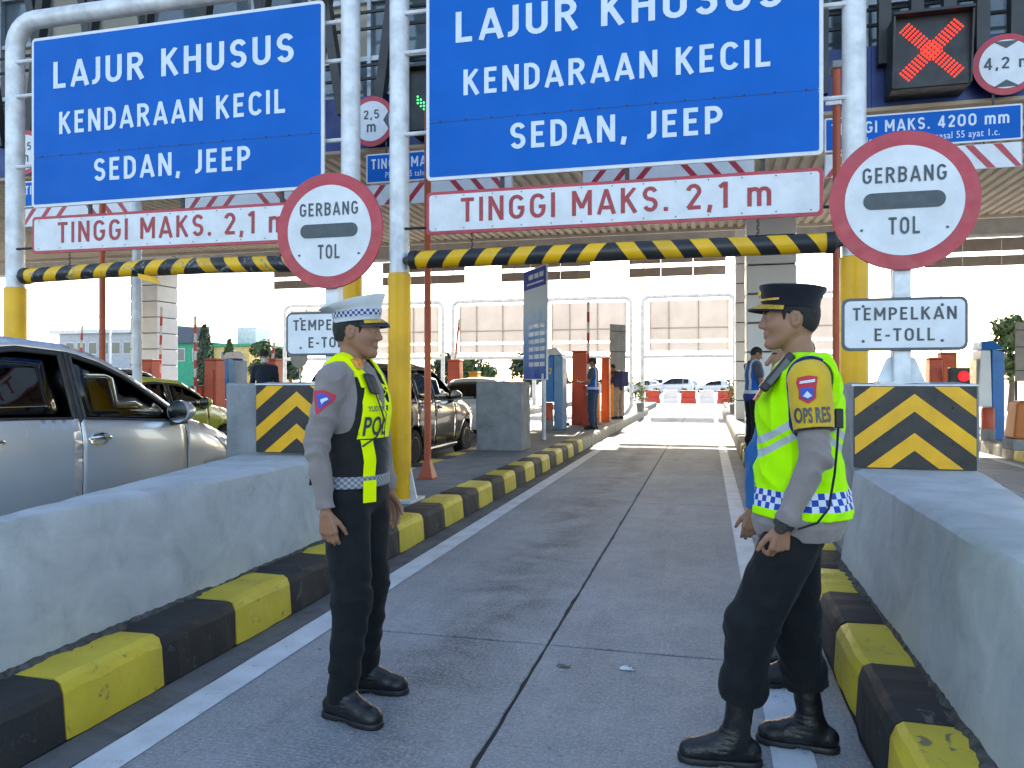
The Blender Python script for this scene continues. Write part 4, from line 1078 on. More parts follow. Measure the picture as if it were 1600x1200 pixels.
tree(-22, 62, 3.6, 2.2, 'bushy tree beyond the dark car', m_leafd, 5); tree(-18.3, 60, 3.3, 1.8, 'bushy tree left of the notice board', m_leaf, 6); tree(-14.6, 64, 3.6, 2.0, 'bushy tree right of the notice board', m_leafd, 7); 
tree(13.9, 41, 4.5, 1.3, 'leafy tree between the right E-TOLL plate and the grey board', m_leaf, 8, 'round', 1800, .17)
for i, (x, y, c) in enumerate(((-2.55, 30.5, 'left'), (.95, 29.5, 'right'))):
    t = thing('potted_plant', f'small flowering plant on the {c} island far down the lane', 'plant', (x, y, .236)); rnd = random.Random(i)
    MB().lathe((0, 0, 0), (0, 0, 1), [(.12, 0), (.17, .35), (.15, .35)], 12).build('pot', m_block, t, local=True)
    v = []; f = []
    for j in range(220):
        p = Vector((rnd.gauss(0, .16), rnd.gauss(0, .16), .4 + abs(rnd.gauss(.35, .28)))); a = Vector((rnd.gauss(0, 1), rnd.gauss(0, 1), rnd.gauss(0, 1))).normalized(); b = a.orthogonal(); s = .05; o = len(v)
        v += [tuple(p - a * s), tuple(p - b * s * .6), tuple(p + a * s), tuple(p + b * s * .6)]; f.append((o, o + 1, o + 2, o + 3))
    me = bpy.data.meshes.new('foliage'); me.from_pydata(v, [], f); link('foliage', me, leaf_mat('leaf_lime', (.22, .24, .03), (.07, .13, .02)), t)
def lamp(x, y, h, label):
    t = thing('street_lamp', label, 'street lamp', (x, y, 0), group='street lamps beyond the plaza')
    MB().tube([(0, 0, 0), (0, 0, h - .4), (-.15, 0, h - .05), (-.9, 0, h)], .06, 8, rs=[.09, .06, .05, .04]).build('pole', m_galv, t, local=True, smooth=True)
    MB().box(-1.5, -.85, -.12, .12, h - .05, h + .06).build('lamp_head', m_galv, t, .03, local=True)
lamp(-52, 58, 7.2, 'thin street lamp in front of the grey building'); lamp(16, 60, 10.5, 'thin street lamp at the right beyond the plaza')
# litter on the slab
def litter(x, y, s, mat, label, seed, name='paper_scrap'):
    rnd = random.Random(seed); bm = bmesh.new(); bmesh.ops.create_grid(bm, x_segments=6, y_segments=4, size=s)
    for v in bm.verts: v.co = Vector((v.co.x * 1.2 + rnd.gauss(0, s * .12), v.co.y * .6 + rnd.gauss(0, s * .12), .006 + abs(rnd.gauss(0, s * .22))))
    me = bpy.data.meshes.new(name); bm.to_mesh(me); bm.free(); o = link(name, me, mat, None, True); o.location = (x, y, 0); o.modifiers.new('s', 'SOLIDIFY').thickness = .002
    setp(o, label, 'litter')
litter(-.39, 3.87, .03, M('paper', (.68, .72, .78), .6), 'crumpled white paper scrap on the lane between the officers', 3)
litter(-.70, 3.83, .028, M('leaf_litter', (.16, .14, .12), .8), 'dry leaf scrap on the lane left of the white paper', 5, 'dry_leaf')
# ------------------------------------------------------------------ cars
m_tyre = M('tyre', (.018, .018, .02), .8, bump=.3); m_rim = M('rim', (.5, .52, .55), .3, .9, var=.08); m_chrome = M('chrome', (.75, .76, .78), .12, 1., var=.03, bump=0)
m_blackp = M('black_plastic', (.015, .016, .018), .5, var=.2); m_seat = M('seat_dark', (.03, .03, .034), .9)
g_tint = glass('tinted_glass', (.32, .36, .38)); g_dark = glass('dark_glass', (.10, .115, .125)); g_lamp = M('lamp_glass', (.75, .78, .8), .08, .2, var=.05, spec=1.)
m_tail = M('tail_red', (.45, .01, .015), .15, var=.1)
def carpaint(name, col, metal=.5, rough=.28): return M(name, col, rough, metal, var=.03, vs=1, bump=.02, bs=900, coat=1., rvar=.03)
class Car:
    def __init__(s, prof, belt, W, wheels, r, doors, seams):
        s.prof = prof; s.W = W; s.wheels = wheels; s.r = r; s.belt = belt; s.L = max(p[0] for p in prof); s.H = max(p[1] for p in prof)
        i = max(range(len(prof)), key=lambda k: prof[k][1])
        up = sorted([p for p in prof if p[1] >= .5], key=lambda p: p[0]); s.up = up
    def top(s, y): return float(np.interp(y, [p[0] for p in s.up], [p[1] for p in s.up]))
    def beltz(s, y): return float(np.interp(y, [p[0] for p in s.belt], [p[1] for p in s.belt]))
    def X(s, y, z):
        W, L = s.W, s.L; pl = 1 - .10 * max(0, (.6 - y) / .6) ** 2 - .17 * max(0, (y - (L - 1.1)) / 1.1) ** 2
        b = s.beltz(y)
        se = float(np.interp(z, [.15, .35, .62, .80, b - .06, b + .02, s.H], [.93, .975, .995, 1.0, .985, .955, .745]))
        crease = .012 * math.exp(-((z - (b - .17)) / .035) ** 2)
        return W * pl * se + crease - .05 * math.exp(-max(0, s.top(y) - z) / .03)
def make_car(name, label, cat, loc, c, paint, spec, gl_front=g_tint, gl_rear=g_dark, rz=0., detail=True, group=None, sides=(1, -1)):
    t = thing(name, label, cat, loc, rz, group); L = c.L; a, b, f = spec['seams']; sill = .30
    # --- flanks
    def piece(nm, poly, sd, mat, holes=(), inset=0., step=.09, par=None):
        V, T = cdt(poly, step, holes)
        me = MB().add([(sd * (c.X(y, z) - inset), y, z) for y, z in V], [tuple(reversed(q)) if sd > 0 else q for q in T] if False else T if sd > 0 else [tuple(reversed(q)) for q in T])
        o = me.build(nm, mat, par or t, local=True)
        o.data.polygons.foreach_set('use_smooth', [True] * len(o.data.polygons))
        md = o.modifiers.new('s', 'SOLIDIFY'); md.thickness = .012; md.offset = -1; o.data.materials.append(m_blackp); md.material_offset_rim = 1; return o
    def arch(y, n=9): return [(y + (c.r + .06) * math.cos(q), c.r + (c.r + .055) * math.sin(q)) for q in np.linspace(math.pi, 0, n)]
    rail = .065
    yt = [y for y in np.arange(a, f, .07)]
    def upper(y0, y1): return [(y, c.top(y) - rail) for y in np.linspace(y0, y1, 12) if c.top(y) - rail > c.beltz(y) + .02]
    y_r, y_f = c.wheels; g = .004
    for sd in sides:
        # rear door, front door with window openings
        for nm, p0, p1, gls in (('door', a + g, b - g, gl_rear), ('door', b + g, f - g, gl_front)):
            up = upper(p0, p1)
            poly = [(p0, sill + g), (p1, sill + g), (p1, c.beltz(p1))]
            poly += list(reversed(up)) if up[-1][0] < p1 - .02 else list(reversed(up))
            if p0 < y_r + c.r + .08:
                poly[0] = (y_r + c.r + .09, sill + g); poly.append((p0, 2 * c.r + .06))
            hole = []
            ws = [q for q in upper(p0 + .05, p1 - .05) if q[1] - .05 > c.beltz(q[0]) + .05]
            hole = [(ws[0][0], c.beltz(ws[0][0]) + .02), (ws[-1][0] + (.06 if ws[-1][0] < p1 - .2 else 0), c.beltz(ws[-1][0]) + .02)] + [(y, z - .03) for y, z in reversed(ws)]
            d = piece(nm, poly, sd, paint, [hole])
            for pg in d.data.polygons:
                if pg.center.z > c.beltz(pg.center.y) + .015: pg.material_index = 1
            gr = [(y, z) for y, z in hole]
            piece('window', gr, sd, gls, inset=.012, step=.25, par=d)
            hs = MB()
            for q, q2 in zip(hole, hole[1:] + hole[:1]): hs.tube([(sd * (c.X(*q) + .0), q[0], q[1]), (sd * (c.X(*q2) + .0), q2[0], q2[1])], .011, 6)
            hs.build('window_seal', m_blackp, d, local=True)
            if detail:
                hy = p0 + .16; hz = c.beltz(hy) - .14; x = c.X(hy, hz)
                h = MB().lathe((sd * (x - .012), hy, hz), (sd, 0, 0), [(.085, 0), (.078, .024), (.06, .018), (.0, .012)], 20)
                h.v = [(v[0], hy + (v[1] - hy) * 1.35, hz + (v[2] - hz) * .62) for v in h.v]
                ho = h.build('handle_bowl', m_chrome, d, local=True, smooth=True)
                MB().tube([(sd * (x + .01), hy - .10, hz + .012), (sd * (x + .045), hy - .05, hz + .018), (sd * (x + .045), hy + .06, hz + .012), (sd * (x + .01), hy + .11, hz)], .014, 8).build('handle', m_chrome, d, local=True, smooth=True)
        # quarter, fender, sill, roof rail
        q0 = [(.04, .45)] + [(.05, .75)] + [(y, c.top(y) - (rail if c.top(y) > c.beltz(y) + .2 else .0)) for y in np.linspace(.06, a - g, 9)]
        qp = [(.06, .36)] + [p for p in arch(y_r) if p[0] < a - g] + [(a - g, 2 * c.r + .06)] if y_r + c.r > a else [(.06, .36)] + arch(y_r) + [(a - g, sill)]
        qp = qp + list(reversed(q0[1:])) + [q0[0]]
        ws = [(y, c.top(y) - rail - .03) for y in np.linspace(.38, a - .06, 6) if c.top(y) - rail - .1 > c.beltz(y)]
        hole = ([(ws[0][0] + .02, c.beltz(.4) + .03), (ws[-1][0], c.beltz(a) + .03)] + list(reversed(ws))) if len(ws) > 2 and spec.get('quarter', True) else None
        o = piece('rear_quarter', qp, sd, paint, [hole] if hole else ())
        if hole: piece('window', hole, sd, gl_rear, inset=.012, step=.25, par=o)
        fp = [(f + g, sill)] + arch(y_f) + [(L - .05, .40), (L - .03, .62)] + [(y, c.top(y)) for y in np.linspace(L - .10, f + g, 14)]
        fe = piece('fender', fp, sd, paint)
        rl = [(y, c.top(y) - rail + g) for y in np.linspace(.16, f - .05, 40) if c.top(y) > c.beltz(y) + .12]; 
        rl = rl + [(y, c.top(y)) for y, z in reversed(rl)]
        piece('roof_rail', rl, sd, paint)
        piece('sill', [(y_r + c.r + .1, .2), (y_f - c.r - .1, .2), (y_f - c.r - .1, sill - g), (y_r + c.r + .1, sill - g)], sd, paint if spec.get('sillpaint', True) else m_blackp)
        if detail:
            my = f - .17; mz = c.beltz(my) + .10; x = c.X(my, mz) + .0
            mr = MB().lathe((sd * (x + .13), my, mz), (0, 1, 0), [(.05, -.055), (.115, -.05), (.12, -.01), (.10, .06), (.03, .10)], 20)
            mr.v = [(v[0], v[1], mz + (v[2] - mz) * .82) for v in mr.v]
            mo = mr.build('mirror', paint, t, local=True, smooth=True)
            MB().lathe((sd * (x + .13), my - .057, mz), (0, -1, 0), [(.10, -.004), (.098, .003)], 20).build('mirror_glass', m_chrome, mo, local=True)
            [c_ for c_ in COL.objects if c_.parent == mo][-1].scale = (1, 1, 1)
            MB().hexa([(sd * (x - .03), my - .04, mz - .13), (sd * (x + .16), my - .03, mz - .11), (sd * (x + .16), my + .05, mz - .11), (sd * (x - .03), my + .1, mz - .13), (sd * (x - .03), my - .04, mz - .08), (sd * (x + .15), my - .03, mz - .075), (sd * (x + .15), my + .05, mz - .075), (sd * (x - .03), my + .1, mz - .08)]).build('mirror_arm', m_blackp, mo, local=True)
            # headlamp wraps round the corner
            hp = [(L - .62, c.top(L - .62) - .10), (L - .30, c.top(L - .30) - .24), (L - .10, c.top(L - .10) - .22), (L - .09, c.top(L - .09) - .07), (L - .3, c.top(L - .3) - .055)]
            piece('headlamp', hp[::-1] if False else hp, sd, g_lamp, inset=-.006, step=.08)
            piece('tail_lamp', [(.03, .85), (.16, .80), (.20, c.beltz(0) - .05), (.14, c.beltz(0) + .1), (.06, c.beltz(0) + .08)], sd, m_tail, inset=-.005, step=.08)
    # --- top skin split into panels
    P = c.prof; cut = spec['cuts']                       # names with start index in the profile
    names = cut + [(None, len(P) - 1)]
    for (nm, i0), (_, i1) in zip(names, names[1:]):
        mb = MB(); rows = []; pts = []
        for i in range(i0, i1):
            for q in np.linspace(0, 1, 4, endpoint=False): pts.append((P[i][0] + (P[i + 1][0] - P[i][0]) * q, P[i][1] + (P[i + 1][1] - P[i][1]) * q))
        pts.append(P[i1]); N = 10; v = []
        for k, (y, z) in enumerate(pts):
            y2, z2 = pts[min(k + 1, len(pts) - 1)]; y1, z1 = pts[max(k - 1, 0)]; d = math.hypot(y2 - y1, z2 - z1) or 1
            ny, nz = -(z2 - z1) / d, (y2 - y1) / d
            w = c.X(min(max(y, .03), L - .03), z) - .002
            for j in range(N + 1):
                u = -1 + 2 * j / N; bul = .045 * (1 - u * u)
                v.append((u * w, y + ny * bul, z + nz * bul))
        fs = [(k * (N + 1) + j, k * (N + 1) + j + 1, (k + 1) * (N + 1) + j + 1, (k + 1) * (N + 1) + j) for k in range(len(pts) - 1) for j in range(N)]
        gls = {'windscreen': gl_front, 'rear_window': gl_rear}.get(nm, m_blackp if nm.endswith('apron') else paint)
        o = mb.add(v, fs).build(nm, gls, t, local=True); o.data.polygons.foreach_set('use_smooth', [True] * len(fs))
        o.modifiers.new('s', 'SOLIDIFY').thickness = .01
    # --- wheels, floor, cabin
    for y in c.wheels:
        for sd in (-1, 1):
            x = sd * (c.W - .20); wh = thing('w', None, None)
            bpy.data.objects.remove(wh)
            w_ = MB().lathe((x, y, c.r), (sd, 0, 0), [(c.r * .62, .0), (c.r * .93, -.01), (c.r, .03), (c.r, .15), (c.r * .93, .19), (c.r * .64, .195)], 28).build('wheel', m_tyre, t, local=True, smooth=True)
            rm = MB().lathe((x, y, c.r), (sd, 0, 0), [(c.r * .64, .10), (c.r * .64, .192), (c.r * .58, .196), (c.r * .56, .15)], 28); rm.build('rim', m_rim, w_, local=True, smooth=True)
            sp = MB()
            for k in range(5):
                q = 2 * math.pi * k / 5; dy, dz = math.cos(q), math.sin(q); px, pz = -dz, dy; e = c.r
                sp.hexa([(x + sd * .16, y + dy * .05 + px * .03, e + dz * .05 + pz * .03), (x + sd * .16, y + dy * .05 - px * .03, e + dz * .05 - pz * .03), (x + sd * .19, y + dy * .05 - px * .03, e + dz * .05 - pz * .03), (x + sd * .19, y + dy * .05 + px * .03, e + dz * .05 + pz * .03),
                         (x + sd * .16, y + dy * e * .6 + px * .045, e + dz * e * .6 + pz * .045), (x + sd * .16, y + dy * e * .6 - px * .045, e + dz * e * .6 - pz * .045), (x + sd * .188, y + dy * e * .6 - px * .045, e + dz * e * .6 - pz * .045), (x + sd * .188, y + dy * e * .6 + px * .045, e + dz * e * .6 + pz * .045)])
            sp.build('spokes', m_rim, w_, local=True)
    W = c.W
    MB().box(-W + .12, W - .12, y_r + c.r + .06, y_f - c.r - .06, .2, .34).box(-W + .32, W - .32, .15, L - .2, .24, .36).build('floor_pan', m_blackp, t, local=True)
    if detail:
        MB().hexa([(-W + .15, f - .25, .65), (W - .15, f - .25, .65), (W - .15, f + .2, .65), (-W + .15, f + .2, .65), (-W + .15, f - .2, c.beltz(f) - .12), (W - .15, f - .2, c.beltz(f) - .12), (W - .15, f + .25, c.beltz(f) - .1), (-W + .15, f + .25, c.beltz(f) - .1)]).build('dashboard', m_seat, t, .03, local=True)
        for yy in (b + .05, a - .05):
            for xx in (-.36, .36):
                MB().box(xx - .24, xx + .24, yy, yy + .5, .36, .66).hexa([(xx - .23, yy - .12, .6), (xx + .23, yy - .12, .6), (xx + .23, yy + .06, .6), (xx - .23, yy + .06, .6), (xx - .2, yy - .25, 1.18), (xx + .2, yy - .25, 1.18), (xx + .2, yy - .12, 1.18), (xx - .2, yy - .12, 1.18)]).box(xx - .12, xx + .12, yy - .27, yy - .17, 1.2, 1.38).build('seat', m_seat, t, .03, local=True)
        sw = MB(); cx, cy, cz = .36, f - .42, .98
        sw.tube([(cx + .18 * math.cos(q), cy + .06 * math.sin(q), cz + .175 * math.sin(q)) for q in np.linspace(0, 2 * math.pi, 25)], .016, 8); sw.tube([(cx - .17, cy, cz), (cx + .17, cy, cz)], .018, 6); sw.tube([(cx, cy, cz), (cx, cy + .3, cz - .1)], .03, 8)
        sw.build('steering_wheel', M('wheel_red', (.12, .01, .02), .6) if spec.get('redwheel') else m_blackp, t, local=True, smooth=True)
    return t
def prof_mpv():
    P = [(.06, .30), (.0, .55), (.02, .95), (.10, 1.18), (.30, 1.60), (.48, 1.70), (1.05, 1.765), (1.52, 1.735), (1.80, 1.665), (2.05, 1.56), (2.50, 1.29), (2.80, 1.10), (3.05, 1.04), (3.42, .93), (3.62, .82), (3.76, .60), (3.72, .30)]
    return [(y + (.45 if y > .4 else 0), z) for y, z in P]
SPEC = dict(seams=(.95, 1.91, 3.12), cuts=[('tailgate', 0), ('rear_window', 3), ('roof', 4), ('windscreen', 8), ('bonnet', 11), ('front_bumper', 14)], redwheel=True)
mpv = Car(prof_mpv(), [(0, 1.20), (1.45, 1.165), (2.45, 1.12), (3.3, 1.05), (4.2, .8)], .86, (.80, 3.56), .31, None, None)
silver = make_car('silver_minivan', 'silver minivan with tinted windows waiting beyond the left concrete barrier', 'car', (-5.46, 2.95, 0), mpv, carpaint('paint_silver', (.56, .59, .63), .45, .30), SPEC, gl_front=glass('light_tint_glass', (.60, .64, .66)), rz=0.)
def hatch(k=1., z=1.): return [(.06, .30), (.0, .5), (.03, .9), (.12, 1.0), (.42, 1.40), (.62, 1.47), (1.2, 1.50), (1.75, 1.46), (1.95, 1.42), (2.3, 1.25), (2.72, .98), (3.1, .92), (3.4, .84), (3.58, .70), (3.62, .5), (3.58, .28)]
SP2 = dict(seams=(.85, 1.45, 2.45), cuts=[('tailgate', 0), ('rear_window', 3), ('roof', 4), ('windscreen', 8), ('bonnet', 10), ('front_bumper', 12)], quarter=False)
lime = Car(hatch(), [(0, .98), (1.2, .98), (2.4, .94), (3.6, .72)], .80, (.62, 2.98), .28, None, None)
make_car('lime_hatchback', 'lime green hatchback two lanes left, beyond the silver minivan', 'car', (-10.0, 10.3, 0), lime, carpaint('paint_lime', (.62, .66, .03), .0, .3), SP2, gl_front=g_dark)
def suv(): return [(.06, .34), (.0, .6), (.02, 1.0), (.12, 1.18), (.32, 1.62), (.55, 1.70), (1.4, 1.74), (2.0, 1.71), (2.25, 1.64), (2.7, 1.38), (3.15, 1.10), (3.6, 1.06), (4.2, .98), (4.42, .84), (4.48, .6), (4.44, .34)]
SP3 = dict(seams=(.95, 1.75, 2.85), cuts=[('tailgate', 0), ('rear_window', 3), ('roof', 4), ('windscreen', 8), ('bonnet', 10), ('front_bumper', 12)])
suvc = Car(suv(), [(0, 1.16), (1.5, 1.12), (3.0, 1.06), (4.5, .85)], .88, (.78, 3.55), .33, None, None)
make_car('black_suv', 'black car behind the orange pole and yellow post', 'car', (-5.5, 11.0, 0), suvc, carpaint('paint_dark_brown', (.011, .0105, .0105), .2, .2), SP3, gl_front=g_dark)
make_car('white_hatchback', 'white car ahead of the dark one, behind the weathered block', 'car', (-5.55, 17.4, 0), lime, carpaint('paint_white', (.6, .6, .6), .1, .3), SP2, gl_front=g_dark)
make_car('black_suv', 'black car whose roof shows just above the lime hatchback', 'car', (-15.2, 15.4, 0), suvc, carpaint('paint_black', (.012, .012, .014), .3, .2), SP3, gl_front=g_dark)
# far car park
cols = [(.7, .7, .7), (.5, .52, .55), (.65, .65, .66), (.7, .7, .7), (.45, .46, .48), (.6, .62, .65)]  # paints bleached pale, standing in for distant glare
rnd = random.Random(5); far0 = {}
spots = [(-8.2, 78, 1.2), (-5.0, 84, 1.3), (-1.4, 80, 1.5), (2.4, 86, 1.4), (6.4, 82, 1.5), (-9.5, 100, 1.4), (-5.4, 104, 1.6), (-1.0, 101, 1.4), (3.2, 106, 1.5), (7.4, 103, 1.6), (-12, 126, 1.5), (-7, 130, 1.4), (-2, 127, 1.6), (3, 132, 1.5), (8, 129, 1.5)]
cn = ['white', 'silver grey', 'white', 'white', 'grey', 'pale grey']
for i, (x, y, rz) in enumerate(spots):
    j = i % 6
    if j not in far0:
        far0[j] = make_car('distant_car', 'x', 'car', (x, y, 0), lime if j % 2 else suvc, carpaint(f'paint_far_{j}', cols[j], .2, .35), SP2 if j % 2 else SP3, gl_front=g_dark, rz=rz, detail=False); o = far0[j]
    else: o = copy_tree(far0[j]); o.location = (x, y, 0); o.rotation_euler = (0, 0, rz)
    setp(o, f'{cn[j]} car in the distant car park down the lane, {["leftmost", "second", "third", "fourth", "fifth"][i % 5]} of the {["nearest", "middle", "farthest"][i // 5]} row', 'car', 'cars parked in the distance')
# ------------------------------------------------------------------ people
m_skin = M('skin', (.31, .155, .095), .5, var=.10, vs=14, bump=.06, bs=250, spec=.4); m_lip = M('lip', (.27, .115, .085), .45, var=.1, vs=30)
m_brow = M('brow', (.018, .012, .010), .8); m_hair = M('hair', (.010, .009, .009), .65, var=.3, vs=40, bump=.6, bs=220)
m_eyew = M('eye_white', (.20, .17, .15), .2, var=.03, bump=0); m_iris = M('iris', (.02, .012, .008), .15, bump=0)
def cloth(name, col, var=.10, rough=.85, bs=500, sheen=.2): return M(name, col, rough, 0, var=var, vs=6, bump=.25, bs=bs, sheen=sheen, spec=.2, bd=.004)
m_shirt = cloth('uniform_grey', (.235, .205, .205)); m_trou = cloth('uniform_black', (.010, .0115, .014), sheen=.05); m_boot = M('boot_leather', (.010, .010, .012), .38, var=.3, vs=20, bump=.25, bs=90)
m_neon = M('neon_yellow', (.78, .95, .0), .7, var=.04, bump=.2, bs=300, spec=.2); m_lime = (.36, .90, .0)
m_blackm = cloth('vest_black', (.014, .015, .016)); m_gold = M('gold_braid', (.70, .42, .05), .4, .5, var=.2, vs=60, bump=.4, bs=300)
def Rz(a): c, s = math.cos(a), math.sin(a); return np.array([[c, -s, 0], [s, c, 0], [0, 0, 1]], np.float32)
def Ry(a): c, s = math.cos(a), math.sin(a); return np.array([[c, 0, s], [0, 1, 0], [-s, 0, c]], np.float32)
def head_sdf(Q, fine=True):
    d = ell(Q, (-.012, 0, .035), (.097, .077, .085)); d = smin(d, ell(Q, (-.03, 0, -.01), (.076, .066, .07)), .03)
    d = smin(d, ell(Q, (.028, 0, -.03), (.060, .058, .083)), .03)
    A = Q.copy(); A[:, 1] = np.abs(A[:, 1])                    # mirrored half
    d = smin(d, cap(A, (-.008, .050, -.045), (.058, .020, -.098), .020, .019), .03)
    d = smin(d, ell(Q, (.070, 0, -.099), (.021, .024, .018)), .02)
    if fine:
        d = smin(d, ell(A, (.050, .040, -.026), (.026, .019, .022)), .03)
        d = smin(d, cap(A, (.083, .0, .021), (.074, .040, .024), .011, .010), .014)
        d = smax(d, -ell(A, (.099, .031, .003), (.017, .018, .010)), .012)
        d = smin(d, cap(Q, (.083, 0, .016), (.1015, 0, -.028), .008, .0120), .014)
        d = smin(d, ell(A, (.091, .0125, -.033), (.012, .009, .008)), .008)
        d = smin(d, cap(A, (.0860, 0, -.056), (.078, .020, -.060), .0080, .005), .010); d = smin(d, cap(A, (.0850, 0, -.070), (.077, .017, -.067), .0085, .005), .010)
        d = smax(d, -cap(A, (.098, 0, -.0630), (.087, .015, -.0635), .0024, .0016), .003)
        lid = np.maximum(np.linalg.norm(A - np.array((.0775, .031, .003), np.float32), axis=1) - .0152, .0042 - Q[:, 2]); d = smin(d, lid, .003); d = smin(d, np.maximum(np.linalg.norm(A - np.array((.0775, .031, .003), np.float32), axis=1) - .0147, Q[:, 2] + .0008), .003)
    else:
        d = smin(d, cap(Q, (.088, 0, .012), (.112, 0, -.027), .008, .013), .012)
    ear = ell(A, (-.014, .077, -.010), (.019, .011, .031)); ear = smax(ear, -ell(A, (-.009, .088, -.006), (.0115, .010, .020)), .003); ear = smin(ear, ell(A, (-.006, .082, -.012), (.004, .005, .010)), .003)
    return smin(d, ear, .006)
def hand_caps(W, d, n, s, curl, thumb=.3):
    W, d, n, s = [np.asarray(q, np.float64) for q in (W, d, n, s)]; d /= np.linalg.norm(d); n = n - d * (n @ d); n /= np.linalg.norm(n); s = s - d * (s @ d) - n * (s @ n); s /= np.linalg.norm(s)
    caps = []; L = [(.040, .026, .021), (.045, .029, .022), (.041, .027, .021), (.032, .020, .018)]
    for i in range(4):
        K = W + d * (.088 - .004 * abs(i - 1)) + s * (.030 - i * .0195) + n * (.003 * i)
        caps.append((W + d * .012 + s * (.014 - i * .009), K, .0155, .0125)); p = K; a = 0
        for j, l in enumerate(L[i]):
            a += curl[j] * (1 + .12 * i); q = p + (d * math.cos(a) + n * math.sin(a)) * l; caps.append((p, q, .0098 - .0009 * j - .0008 * (i == 3), .0089 - .0009 * j - .0008 * (i == 3))); p = q
    p = W + d * .022 + s * .020 + n * .006; t = d * .72 + s * .55 + n * .25; t /= np.linalg.norm(t)
    for j, (l, r0, r1) in enumerate(((.042, .0145, .0115), (.032, .0110, .0098), (.026, .0098, .0080))):
        q = p + t * l; caps.append((p, q, r0, r1)); p = q; t = t * math.cos(thumb) + (d * .8 - s * .35 + n * .5) * math.sin(thumb); t /= np.linalg.norm(t)
    return caps
BASE = dict(hipL=(0, .095, .93), hipR=(0, -.095, .93), kneeL=(.02, .11, .51), kneeR=(.02, -.11, .51), ankL=(-.01, .12, .10), ankR=(-.01, -.12, .10), toeL=(1, .15), toeR=(1, -.15),
            shL=(-.015, .185, 1.455), shR=(-.015, -.185, 1.455), elL=(-.03, .235, 1.17), elR=(-.03, -.235, 1.17), wrL=(.03, .235, .905), wrR=(.03, -.235, .905),
            hdL=(.1, -.03, -1), hdR=(.1, .03, -1), hnL=(0, -1, 0), hnR=(0, 1, 0), hsL=(1, 0, 0), hsR=(1, 0, 0), curl=(.35, .45, .3), head=(.012, 0, 1.675), yaw=0., pitch=0., lean=0.)
def person(label, loc, rz, pose=None, fit=None, h=.005, group=None, z0=0.):
    """body: one skin; clothes, hair and gear are its children"""
    p = dict(BASE); p.update(pose or {}); o = dict(shirt=m_shirt, trousers=m_trou, boots=m_boot, sleeve='long', hair=True, hem=.90, fine=h < .007, skin=m_skin, coarse=h); o.update(fit or {})
    t = thing('person', label, 'person', (loc[0], loc[1], z0), rz, group); fine = o['fine']
    V = {k: np.array(v, np.float32) for k, v in p.items() if isinstance(v, tuple) and len(v) == 3}
    lean = p['lean']
    def torso(P, g):
        Q = P.copy(); Q[:, 0] -= lean * np.clip(P[:, 2] - .95, 0, 1)
        d = ell(Q, (-.005, 0, .96), (.118 + g, .168 + g, .13 + g)); d = smin(d, ell(Q, (.008, 0, 1.12), (.112 + g, .152 + g, .15 + g)), .05)
        d = smin(d, ell(Q, (.004, 0, 1.32), (.122 + g, .170 + g, .185 + g)), .05)
        A = Q.copy(); A[:, 1] = np.abs(A[:, 1])
        d = smin(d, cap(A, (-.018, 0, 1.468), (-.018, .155, 1.452), .060 + g, .056 + g), .05)
        return smin(d, cap(A, (-.025, .02, 1.525), (-.02, .13, 1.475), .042 + g, .045 + g), .03)
    def arm(P, s, g, ge=None):
        ge = g if ge is None else ge
        d = cap(P, V['sh' + s], V['el' + s], .054 + g, .041 + ge); return smin(d, cap(P, V['el' + s], V['wr' + s], .040 + ge, .027 + ge), .02)
    def leg(P, s, g, gk=None, ga=None):
        gk = g if gk is None else gk; ga = gk if ga is None else ga
        d = cap(P, V['hip' + s], V['knee' + s], .088 + g, .058 + gk); return smin(d, cap(P, V['knee' + s], V['ank' + s], .057 + gk, .042 + ga), .03)
    RH = (Rz(p['yaw']) @ Ry(p['pitch'])); HC = V['head'] + np.array((lean * .6, 0, 0), np.float32)
    def toh(P): return (P - HC) @ RH
    neck0 = np.array((-.022 + lean * .5, 0, 1.47), np.float32); neck1 = HC + RH @ np.array((-.022, 0, -.06), np.float32)
    hands = {s: hand_caps(p['wr' + s], p['hd' + s], p['hn' + s], p['hs' + s], p.get('curl' + s, p['curl'])) for s in 'LR'}
    def body(P):
        d = torso(P, -.012); d = smin(d, cap(P, neck0, neck1, .060, .055), .03)
        d = smin(d, head_sdf(toh(P), fine), .012)
        for s in 'LR':
            d = smin(d, arm(P, s, -.006), .02); d = smin(d, leg(P, s, -.01), .03)
            hd = None
            W = V['wr' + s]; near = np.linalg.norm(P - W, axis=1) < .26
            if near.any():
                Pn = P[near]; hd = np.full(len(Pn), 1., np.float32)
                for a, b, ra, rb in hands[s]: hd = smin(hd, cap(Pn, a, b, ra, rb), .005)
                dn = smin(d[near], hd, .008); d = d.copy(); d[near] = dn
            a = V['ank' + s]; td = np.array((p['toe' + s][0], p['toe' + s][1], 0), np.float32); td /= np.linalg.norm(td)
            d = smin(d, cap(P, a - td * .02 - [0, 0, .04], a + td * .15 - [0, 0, .06], .03, .022), .02)
        return d
    pts = np.array([V[k] for k in V if k[:2] in ('hi', 'kn', 'an', 'sh', 'el', 'wr', 'he')]); lo = pts.min(0) - .22; hi = pts.max(0) + .22; lo[2] = min(lo[2], .0); lo[2] = max(lo[2], -.02)
    def mf(C):
        Q = toh(C.astype(np.float32)); m = np.zeros(len(C)); ay = np.abs(Q[:, 1])
        m[(Q[:, 0] > .076) & (Q[:, 2] < -.0525) & (Q[:, 2] > -.0775) & (ay < .024)] = 1
        m[(Q[:, 0] > .062) & (Q[:, 2] > .0175 + .1 * np.maximum(0, ay - .028)) & (Q[:, 2] < .029) & (ay > .012) & (ay < .048)] = 2
        return m
    B = sdf_obj('body', body, lo, hi, h, [o['skin'], m_lip, m_brow], t, mf)
    t['_'] = 0; del t['_']
